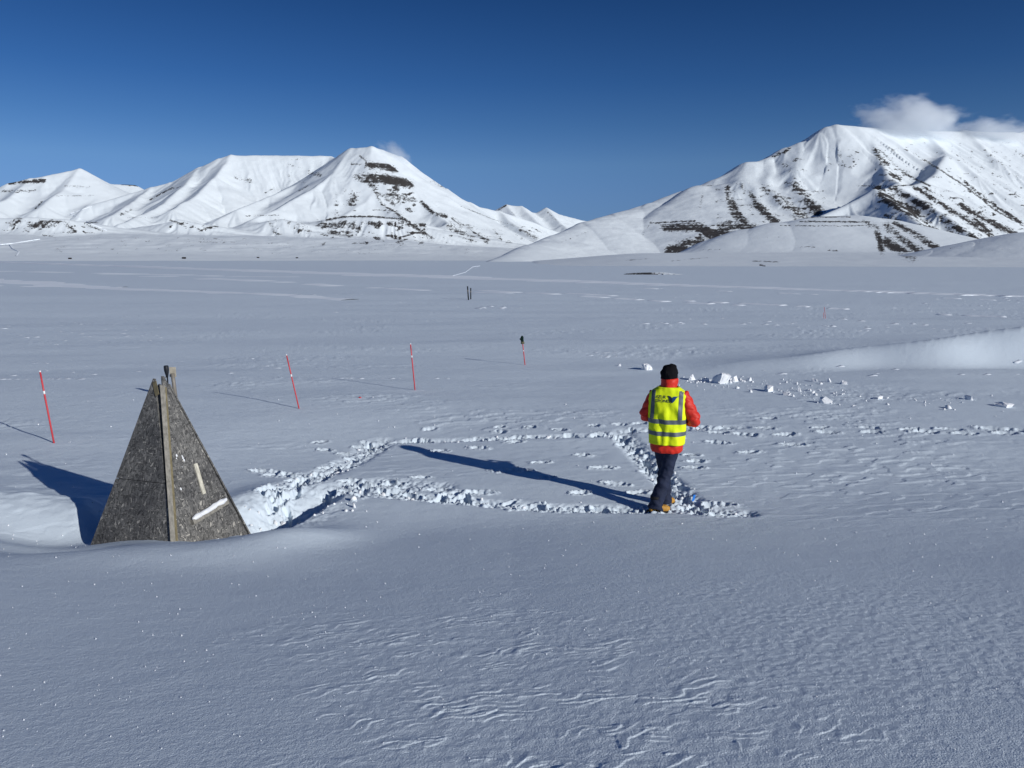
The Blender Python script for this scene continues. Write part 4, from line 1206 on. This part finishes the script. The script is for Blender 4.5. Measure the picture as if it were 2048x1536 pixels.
SF = Vector((-3.47, 7.49, -0.05)); SL = Vector((-4.68, 7.99, -0.16)); SR = Vector((-3.03, 8.52, -0.12)); SB = Vector((-4.14, 9.02, -0.12))
def at_depth(u, v, y):
    x = (u - 1024.0) / F; yu = (768.0 - v) / F
    dy = CP + SP * yu; dz = -SP + CP * yu
    t = y / dy
    return Vector((x * t, y, H + dz * t))
SA = at_depth(317, 757, 8.26)
shelter = empty('shelter', (-3.80, 8.26, 0.0))
tagset(shelter, 'grey pyramid shaped board shelter with a corner batten half buried in snow', 'shelter')
SO = Vector((-3.80, 8.26, 0.0))
def panel(a, b, tip, out, cut=0.012):
    """thick triangular board; out = outward direction"""
    nrm = (b - a).cross(tip - a).normalized()
    if nrm.dot(out) < 0: nrm = -nrm
    e = (b - a).normalized()
    pts = [a, b, tip + e * cut, tip - e * cut]
    bm = bmesh.new()
    f_ = [bm.verts.new(p - SO) for p in pts]; k_ = [bm.verts.new(p - SO - nrm * 0.018) for p in pts]
    bm.faces.new(f_); bm.faces.new(list(reversed(k_)))
    for i in range(4):
        bm.faces.new((f_[i], f_[(i + 1) % 4], k_[(i + 1) % 4], k_[i]))
    bm_obj('board', bm, M_OSB, shelter, smooth=False)
    return nrm
TIPL = at_depth(307.5, 757, 8.22); TIPR = at_depth(326, 752, 8.24)
nL = panel(SL.lerp(TIPL, 0.46), SF.lerp(TIPL, 0.44), TIPL, Vector((-1, -1, 0)))
def quad_board(a, b, c, d, nrm):
    bm = bmesh.new()
    f_ = [bm.verts.new(p - SO) for p in (a, b, c, d)]; k_ = [bm.verts.new(p - SO - nrm * 0.018) for p in (a, b, c, d)]
    bm.faces.new(f_); bm.faces.new(list(reversed(k_)))
    for i in range(4): bm.faces.new((f_[i], f_[(i + 1) % 4], k_[(i + 1) % 4], k_[i]))
    bm_obj('board', bm, M_OSB, shelter, smooth=False)
quad_board(SL, SF, SF.lerp(TIPL, 0.437), SL.lerp(TIPL, 0.457), nL)
nR = panel(SF + Vector((0.012, 0.006, 0)), SR, TIPR, Vector((1, -1, 0)))
panel(SR + Vector((0.03, 0.02, 0)), SB, at_depth(339, 768, 8.34), Vector((1, 1, 0)))
panel(SB, SL, at_depth(318, 768, 8.40), Vector((-1, 1, 0)))

def on_panel(u, v, p0, nrm):
    x = (u - 1024.0) / F; yu = (768.0 - v) / F
    d = Vector((x, CP + SP * yu, -SP + CP * yu)); o = Vector((0, 0, H))
    return o + d * ((p0 - o).dot(nrm) / d.dot(nrm))
def board_strip(name, p, q, width, thick, nrm, mat, parent, lift=0.0, bev=0.002):
    d = (q - p); L = d.length; d.normalize()
    s = nrm.cross(d).normalized()
    M = Matrix((s, d, nrm)).transposed().to_4x4()
    M.translation = (p + q) / 2 + nrm * (thick / 2 + lift + 0.001) - SO
    bm = bmesh.new(); box_bm(bm, M, (width, L, thick))
    return bm_obj(name, bm, mat, parent, smooth=False, bevel=bev)
# corner batten and the stained strip beside it
board_strip('corner_batten', on_panel(347, 1102, SF, nR), on_panel(324.5, 772, SF, nR), 0.044, 0.020, (nL + nR * 1.3).normalized(), M_BATTEN, shelter, 0.006)
board_strip('edge_strip', on_panel(353.5, 1098, SF, nR), on_panel(329.5, 775, SF, nR), 0.030, 0.008, nR, M_MOSSY, shelter, 0.0)
board_strip('edge_strip', on_panel(315, 790, SL, nL), on_panel(309.5, 764, SL, nL), 0.05, 0.007, nL, M_MOSSY, shelter, 0.0)
stick = board_strip('pale_slat', on_panel(388.5, 928, SF, nR), on_panel(406, 988, SF, nR), 0.048, 0.020, nR, M_PALE, shelter, 0.0)
ledge = board_strip('ledge', on_panel(380, 1046, SF, nR), on_panel(450, 1004, SF, nR), 0.05, 0.055, nR, M_BATTEN, shelter, 0.0)
# snow lying on the ledge and clinging to the board
bm = bmesh.new()
p, q = on_panel(381, 1042, SF, nR), on_panel(449, 1001, SF, nR)
pts = [p.lerp(q, t) + nR * (0.032 + 0.003 * math.sin(t * 17)) - SO + Vector((0, 0, 0.012 + 0.004 * math.sin(t * 11))) for t in np.linspace(0, 1, 14)]
tube_bm(bm, pts, [0.020] + [0.031 + 0.003 * math.sin(k * 2.1) for k in range(12)] + [0.024], 10)
fused('snow_cap', bm, 0.008, M_CLOD, ledge, 1, lambda co: 0.004 * noise(co[:, 0] * 40, co[:, 2] * 40, 3))
for (u, v, r) in ((352, 912, 0.016), (364, 916, 0.020), (367, 921, 0.016), (363, 934, 0.012), (352, 918, 0.012), (361, 979, 0.016), (365, 977, 0.010), (352, 1040, 0.010), (436, 1082, 0.022)):
    bm = bmesh.new(); c = on_panel(u, v, SF, nR) - SO
    ball_bm(bm, c, (r * 0.9, r * 0.6, r * 1.5), 2)
    for w in bm.verts: w.co += nR * 0.0 + Vector((random.uniform(-1, 1), random.uniform(-1, 1), random.uniform(-1, 1))) * r * 0.22
    bm_obj('snow_patch', bm, M_CLOD, shelter)

# things standing behind the shelter
def pole_thing(name, base, top, r, mat, label, cat, seg=10):
    t = empty(name, base)
    tagset(t, label, cat)
    bm = bmesh.new()
    d = Vector(top) - Vector(base)
    tube_bm(bm, [-d.normalized() * 0.25, d * 0.5, d], [r, r, r], seg)
    bm_obj('pole', bm, mat, t)
    return t, d
b0 = at_depth(352, 806, 16.6)
gz = ground_z(b0.x, b0.y)
postA, d = pole_thing('post', (b0.x, b0.y, gz), at_depth(345, 747, 16.6), 0.042, M_STEEL, 'grey metal post with a beige plate standing on the plain behind the board shelter', 'post')
bm = bmesh.new()
c = at_depth(345.5, 744, 16.66) - Vector((b0.x, b0.y, gz))
box_bm(bm, Matrix.Translation(c), (0.14, 0.012, 0.22)); 
M_BEIGE = fabric('beige_plate', (0.42, 0.38, 0.30), 0.7, 40, 0.001)
bm_obj('plate', bm, M_BEIGE, postA, smooth=False, bevel=0.001)
b1 = at_depth(341, 850, 8.42); gz = b1.z
base = Vector((b1.x, b1.y, gz))
ski, d = pole_thing('ski_pole', base, at_depth(334.5, 752, 8.42), 0.008, M_DARK, 'dark ski pole with grip and strap sticking out of the shelter tip', 'ski pole')
bm = bmesh.new()
g0 = at_depth(334.5, 755, 8.42) - base; g1 = at_depth(332.0, 731, 8.42) - base
tube_bm(bm, [g0, g0.lerp(g1, 0.25), g0.lerp(g1, 0.6), g0.lerp(g1, 0.92), g1], [0.010, 0.017, 0.026, 0.026, 0.020], 12)
bm_obj('grip', bm, M_DARK, ski)
bm = bmesh.new()
s0 = at_depth(333.5, 752, 8.42) - base; s1 = at_depth(329.5, 757, 8.42) - base; s2 = at_depth(330.5, 770, 8.42) - base; s3 = at_depth(335.5, 762, 8.42) - base
tube_bm(bm, [s0, s1, s2, s2.lerp(s3, 0.5) + Vector((0, 0, -0.03)), s3], [0.005] * 5, 6)
bm_obj('strap', bm, M_STEEL, ski)

# ------------------------------------------------------------------ red stakes
M_STAKE = fabric('red_fibreglass', (0.55, 0.050, 0.060), 0.45, 20, 0.0005, 0.45, 0.1)
M_WHITE = fabric('white_tape', (0.80, 0.80, 0.80), 0.5, 30, 0.0003)
def stake(base_px, top_px, r, band, label):
    x, y, z = ground_hit(*base_px)
    top = at_depth(top_px[0], top_px[1], y)
    s = empty('stake', (x, y, z)); tagset(s, label, 'stake', 'red marker stakes standing in the snow')
    d = top - Vector((x, y, z))
    bm = bmesh.new(); tube_bm(bm, [-d * 0.2, d * 0.33, d * 0.66, d], [r, r, r, r * 0.95], 10)
    bm_obj('pole', bm, M_STAKE, s)
    if band:
        bm = bmesh.new(); tube_bm(bm, [d * (band - 0.022), d * (band + 0.022)], [r * 1.12] * 2, 10)
        bm_obj('reflective_band', bm, M_WHITE, s)
        bm = bmesh.new(); tube_bm(bm, [d * 0.992, d * 1.012], [r * 1.05] * 2, 10)
        bm_obj('cap', bm, M_WHITE, s)
    return s, d
stake((108, 886), (80, 743), 0.0145, 0.71, 'red stake left of the board shelter, the nearest of the stakes')
stake((598, 817), (573, 710), 0.0135, 0.62, 'red stake leaning left just right of the board shelter')
stake((830, 780), (821, 688), 0.014, 0.73, 'nearly upright red stake in the middle between two other stakes')
S4, d4 = stake((1050, 730), (1045, 684), 0.0145, 0.62, 'short red stake with a dark mitten pulled over its top')
stake((1651, 637), (1648.5, 614), 0.011, 0, 'taller of two thin far stakes on the right of the plain')
stake((1647.5, 637), (1647, 625), 0.010, 0, 'shorter of two thin far stakes on the right of the plain')

# mitten on the stake
M_MITT = fabric('dark_green_wool', (0.008, 0.022, 0.018), 0.95, 90, 0.006, 0.1)
M_CUFF = fabric('olive_cuff', (0.13, 0.12, 0.075), 0.9, 90, 0.004, 0.1)
top4 = Vector(S4.location) + d4
mit = empty('mitten', top4 + Vector((0, 0, -0.035)))
tagset(mit, 'dark green mitten with thumb out pulled over the top of a red stake', 'mitten')
bm = bmesh.new()
ball_bm(bm, (-0.012, 0, 0.145), (0.047, 0.034, 0.080), 3)
tube_bm(bm, [(-0.004, 0, 0.03), (-0.008, 0, 0.10)], [0.040, 0.046], 14, ell=[(1, .75), (1, .75)])
tube_bm(bm, [(-0.030, 0, 0.085), (-0.060, 0, 0.115), (-0.085, 0, 0.138)], [0.021, 0.020, 0.013], 10)
fused('hand', bm, 0.008, M_MITT, mit, 3, lambda co: 0.003 * noise(co[:, 0] * 50, co[:, 2] * 50, 4))
bm = bmesh.new(); tube_bm(bm, [(0.004, 0, -0.02), (0.0, 0, 0.045)], [0.053, 0.050], 16, ell=[(1, .8), (1, .8)])
bm_obj('cuff', bm, M_CUFF, mit)

# pair of dark posts far out
for (bp, tp, r, lab) in (((937, 600), (935, 572.5), 0.050, 'taller dark post of the pair far out on the plain'), ((941.5, 598.5), (941.5, 576), 0.046, 'shorter dark post of the pair far out on the plain')):
    x, y, z = ground_hit(*bp)
    t = at_depth(tp[0], tp[1], y)
    ps, d = pole_thing('post', (x, y, z), t, r, M_DARK, lab, 'post')
    ps['group'] = 'pair of dark posts on the plain'
    bm = bmesh.new(); tube_bm(bm, [d * 0.62, d * 0.72], [r * 1.12] * 2, 10)
    bm_obj('band', bm, M_STEEL, ps)

# ------------------------------------------------------------------ small bits in the snow
M_BLUE = fabric('blue_plastic', (0.03, 0.22, 0.72), 0.5, 20, 0.0005)
x, y, z = ground_hit(1387, 1002)
bm = bmesh.new(); box_bm(bm, Matrix.Rotation(0.25, 4, 'Y') @ Matrix.Rotation(0.3, 4, 'Z'), (0.034, 0.006, 0.10))
o = bm_obj('tag', bm, M_BLUE, None, smooth=False, bevel=0.002); o.location = (x, y, z + 0.035)
tagset(o, 'small bright blue plastic tag stuck in the trampled trench by the person', 'tag')
x, y, z = ground_hit(1264, 868)
bm = bmesh.new(); tube_bm(bm, [(0, 0, -0.05), (0.004, 0, 0.05), (0.012, 0, 0.10)], [0.005, 0.004, 0.003], 6)
o = bm_obj('twig', bm, M_DARK); o.location = (x, y, z)
tagset(o, 'tiny dark twig standing in the trench corner left of the person', 'twig')
x, y, z = ground_hit(720, 796)
bm = bmesh.new(); ball_bm(bm, (0, 0, 0.012), (0.034, 0.022, 0.016), 2)
o = bm_obj('scrap', bm, M_STAKE); o.location = (x, y, z)
tagset(o, 'tiny red scrap lying on the snow between two red stakes', 'scrap')

def snow_block(u, v, wpx, hpx, label, seed):
    rnd = random.Random(seed)
    x, y, z = ground_hit(u, v)
    d = math.hypot(x, y)
    w = 0.88 * wpx * d / F; h = 0.78 * hpx * d / F
    bm = bmesh.new()
    for k in range(13):
        a = rnd.uniform(0, 2 * math.pi); rr = rnd.uniform(0.55, 1) * w / 2
        bm.verts.new((math.cos(a) * rr, math.sin(a) * rr * 0.75, rnd.choice([-0.06, -0.06, rnd.uniform(0.3, 1.0) * h])))
    bm.verts.new((rnd.uniform(-0.2, 0.2) * w, 0, h))
    r = bmesh.ops.convex_hull(bm, input=bm.verts[:])
    bmesh.ops.delete(bm, geom=[g for g in r['geom_interior'] if isinstance(g, bmesh.types.BMVert)], context='VERTS')
    bmesh.ops.triangulate(bm, faces=bm.faces[:])
    bmesh.ops.subdivide_edges(bm, edges=bm.edges[:], cuts=2, use_grid_fill=True)
    for vtx in bm.verts:
        n3 = Vector((rnd.uniform(-1, 1), rnd.uniform(-1, 1), rnd.uniform(-1, 1)))
        vtx.co += n3 * w * 0.028
    o = bm_obj('snow_block', bm, M_CLOD, None, smooth=False)
    o.location = (x, y, z); o.rotation_euler = (0, 0, rnd.uniform(0, 6))
    return tagset(o, label, 'snow block', 'broken snow blocks on the plain')
for k, (u, v, w, h, lab) in enumerate([
    (1293, 739, 40, 15, 'faceted snow block standing alone left of the black hat'),
    (1239, 732, 15, 6, 'small low snow lump farthest left of the snow blocks'),
    (1383, 759, 30, 13, 'rounded snow block close to the right of the black hat'),
    (1442, 766, 46, 26, 'largest upright snow block right of the person'),
    (1470, 763, 24, 15, 'pale snow block leaning on the right side of the largest block'),
    (1411, 763, 22, 9, 'flat snow block just left of the largest block'),
    (1498, 761, 18, 9, 'small pointed snow block right of the largest block'),
    (1536, 782, 32, 14, 'cube like snow block below and right of the largest block'),
    (1601, 783, 14, 10, 'thin upright snow splinter in the middle of the debris'),
    (1572, 790, 26, 8, 'low broken snow slab left of the rounded block'),
    (1652, 806, 34, 16, 'rounded snow block nearest the camera in the debris field'),
    (1629, 763, 20, 7, 'left lump of the far row of three snow blocks'),
    (1660, 764, 14, 9, 'middle pointed lump of the far row of three snow blocks'),
    (1684, 768, 24, 9, 'right lump of the far row of three snow blocks'),
    (1760, 797, 18, 7, 'small snow block standing alone right of the debris field'),
    (1939, 799, 22, 9, 'small pointed snow block near the right edge'),
    (2008, 813, 40, 10, 'low broken snow block at the right edge below the bank')]):
    snow_block(u, v, w, h, lab, 100 + k)

items = []
for (x, y, s) in CLODS:
    items.append((x, y, ground_z(x, y) + s * 0.25, s))
for k in range(70):      # rubble thrown out of the ditch beside the shelter
    t = random.random()
    x = -3.0 + random.gauss(0, 0.35) + 0.35 * t; y = 8.6 + t * 1.1 + random.gauss(0, 0.15)
    s = min(0.08, 0.012 + random.expovariate(1 / 0.014))
    items.append((x, y, ground_z(x, y) + s * 0.2, s))
lumps('snow_clods', items, M_CLOD, 'loose snow clods thrown up along the trampled trench', 1, 0.38)
items = []
for k in range(190):
    t = random.random()
    u = random.gauss(1590, 125); v = 786 + (u - 1600) * 0.10 + random.gauss(0, 11)
    if u > 1690: v = 812 + random.gauss(0, 8); u += random.uniform(0, 150)
    x, y = flat_hit(u, v)
    s = min(0.08, 0.010 + random.expovariate(1 / 0.014))
    items.append((x, y, ground_z(x, y) + s * 0.15, s))
for k in range(60):
    u = random.gauss(1430, 40); v = 764 + random.gauss(0, 5)
    x, y = flat_hit(u, v); s = random.uniform(0.02, 0.06)
    items.append((x, y, ground_z(x, y) + s * 0.15, s))
lumps('snow_debris', items, M_CLOD, 'scattered broken snow debris around the snow blocks')
items = []
for k in range(1000):     # matt white snow grains standing in for sun glints
    u = random.uniform(-20, 2070); v = 1040 + 500 * random.random() ** 0.9 if random.random() < 0.8 else random.uniform(800, 1060)
    q = flat_hit(u, v)
    x, y = q
    for _ in range(3):     # settle on the mound
        zb = float(base_height(np.array([x]), np.array([y]))[0]); x, y = flat_hit(u, v, zb)
    d = math.hypot(x, y)
    s = 0.00070 * d * random.uniform(0.5, 1.5) ** 1.5
    items.append((x, y, ground_z(x, y) + s * 0.5, s))
lumps('glint_grains', items, M_CLOD, 'tiny white grains scattered on the snow in place of sun glints', sub=1, rough=0.1)

# ------------------------------------------------------------------ far huts
M_HUT = fabric('dark_timber', (0.022, 0.019, 0.018), 0.8, 3, 0.02)
for (u, v, w, lab) in ((140, 518, 10, 'leftmost tiny dark hut at the foot of the far hills'), (368, 517.5, 13, 'largest tiny dark hut on the far shore left of centre'), (516, 516, 9, 'tiny dark hut in the middle of the far shore'), (594, 516.5, 9, 'rightmost tiny dark hut on the far shore')):
    o_, d_ = Vector((0, 0, H)), (Vector(P(u, v, 3000.0)) - Vector((0, 0, H))).normalized()
    bpy.context.view_layer.update()
    hit, p, _, _, _, _ = SC.ray_cast(bpy.context.evaluated_depsgraph_get(), o_, d_)
    h = empty('hut', p); tagset(h, lab, 'hut', 'tiny dark huts on the far shore')
    bm = bmesh.new(); box_bm(bm, Matrix.Translation((0, 0, w * 0.12)), (w, w * 0.6, w * 0.36))
    bm_obj('wall', bm, M_HUT, h, smooth=False)
    bm = bmesh.new()
    vv = [bm.verts.new(q) for q in ((-w * .55, -w * .36, w * .28), (w * .55, -w * .36, w * .28), (w * .55, w * .36, w * .28), (-w * .55, w * .36, w * .28), (-w * .55, 0, w * .5), (w * .55, 0, w * .5))]
    for f_ in ((0, 1, 5, 4), (2, 3, 4, 5), (0, 4, 3), (1, 2, 5), (0, 3, 2, 1)): bm.faces.new([vv[i] for i in f_])
    bm_obj('roof', bm, M_HUT, h, smooth=False)

# thin trails on the far left hills, laid on the terrain
def hill_trail(label, pl, wpx, n=30):
    bpy.context.view_layer.update()
    dg = bpy.context.evaluated_depsgraph_get()
    vs, fs = [], []
    pts = []
    for a, b in zip(pl[:-1], pl[1:]):
        for k in range(n):
            pts.append((a[0] + (b[0] - a[0]) * k / n, a[1] + (b[1] - a[1]) * k / n))
    pts.append(pl[-1])
    rows = 0
    for u, v in pts:
        ok, p, nn, _, ob, _ = SC.ray_cast(dg, Vector((0, 0, H)), (Vector(P(u, v, 3000.0)) - Vector((0, 0, H))).normalized())
        if not ok: continue
        w = wpx * p.length / F
        vs += [(p.x, p.y, p.z - w * 0.3), (p.x, p.y + w * 0.1, p.z + w * 0.75), (p.x + w * .3, p.y + w * 0.9, p.z + w * 0.75), (p.x + w * .3, p.y + w * 2.4, p.z - w * 0.4)]
        rows += 1
    for k in range(rows - 1):
        for j in range(3):
            a = k * 4 + j
            fs.append((a, a + 1, a + 5, a + 4))
    tagset(mesh_obj('trail', vs, fs, M_TRACK), label, kind='structure')
hill_trail('zigzag snow trail low on the far left hill', [(-20, 491), (20, 488), (78, 479)], 1.6)
hill_trail('branching snow trail down to the plain at the far left', [(18, 490), (24, 498), (37, 504), (31, 512)], 1.4)
hill_trail('snow trail climbing the far left valley', [(215, 462), (165, 440), (140, 428), (182, 413)], 1.3)
hill_trail('faint trail crossing the plain below the pass', [(905, 552), (930, 545), (945, 534), (960, 532)], 0.8)

# ------------------------------------------------------------------ clouds
def cloud(u, v, R, wpx, hpx, deep, dens, label, seed, lean=0.0, thr=0.42):
    p = P(u, v, R)
    bm = bmesh.new(); bmesh.ops.create_icosphere(bm, subdivisions=3, radius=1.0)
    m = bpy.data.materials.new('cloud_vapour'); m.use_nodes = True
    n, l = m.node_tree.nodes, m.node_tree.links
    n.remove(n['Principled BSDF'])
    vol = n.new('ShaderNodeVolumePrincipled')
    vol.inputs['Color'].default_value = (0.95, 0.975, 1.0, 1)
    vol.inputs['Anisotropy'].default_value = 0.1
    tc = n.new('ShaderNodeTexCoord')
    ln = n.new('ShaderNodeVectorMath'); ln.operation = 'LENGTH'; l.new(tc.outputs['Object'], ln.inputs[0])
    mp = n.new('ShaderNodeMapping'); mp.inputs['Location'].default_value = (seed * 3.1, seed * 1.7, 0); mp.inputs['Scale'].default_value = (2.1, 1.3, 1.5)
    mp.inputs['Rotation'].default_value = (0, 0.5, 0)
    l.new(tc.outputs['Object'], mp.inputs['Vector'])
    t = noise_node(n, l, mp.outputs[0], 1.0, 6.0, 0.62)
    sepz = n.new('ShaderNodeSeparateXYZ'); l.new(tc.outputs['Object'], sepz.inputs[0])
    ma = n.new('ShaderNodeMath'); ma.operation = 'MULTIPLY_ADD'; l.new(ln.outputs['Value'], ma.inputs[0]); ma.inputs[1].default_value = -0.62; ma.inputs[2].default_value = 0.36
    ad = n.new('ShaderNodeMath'); ad.operation = 'ADD'; l.new(ma.outputs[0], ad.inputs[0]); l.new(t.outputs[0], ad.inputs[1])
    mr = n.new('ShaderNodeMapRange'); mr.inputs['From Min'].default_value = thr; mr.inputs['From Max'].default_value = thr + 0.32
    mr.inputs['To Max'].default_value = dens
    l.new(ad.outputs[0], mr.inputs['Value'])
    l.new(mr.outputs[0], vol.inputs['Density'])
    l.new(vol.outputs[0], n['Material Output'].inputs['Volume'])
    me = bpy.data.meshes.new('cloud'); bm.to_mesh(me); bm.free(); me.materials.append(m)
    o = link(bpy.data.objects.new('cloud', me))
    o.location = p; o.scale = (wpx / 2 * R / F, deep, hpx / 2 * R / F); o.rotation_euler = (0, lean, 0)
    return tagset(o, label, 'cloud')
cloud(1818, 240, 4950, 265, 108, 260, 0.014, 'soft white cloud cap sitting on the summit of the right mountain', 1, 0.05)
cloud(1975, 266, 5350, 190, 66, 200, 0.010, 'smaller thin cloud on the ridge at the right edge', 2, 0.02)
cloud(790, 308, 7250, 110, 52, 240, 0.004, 'wisp of cloud blowing off the pyramid shaped summit', 3, 0.5)
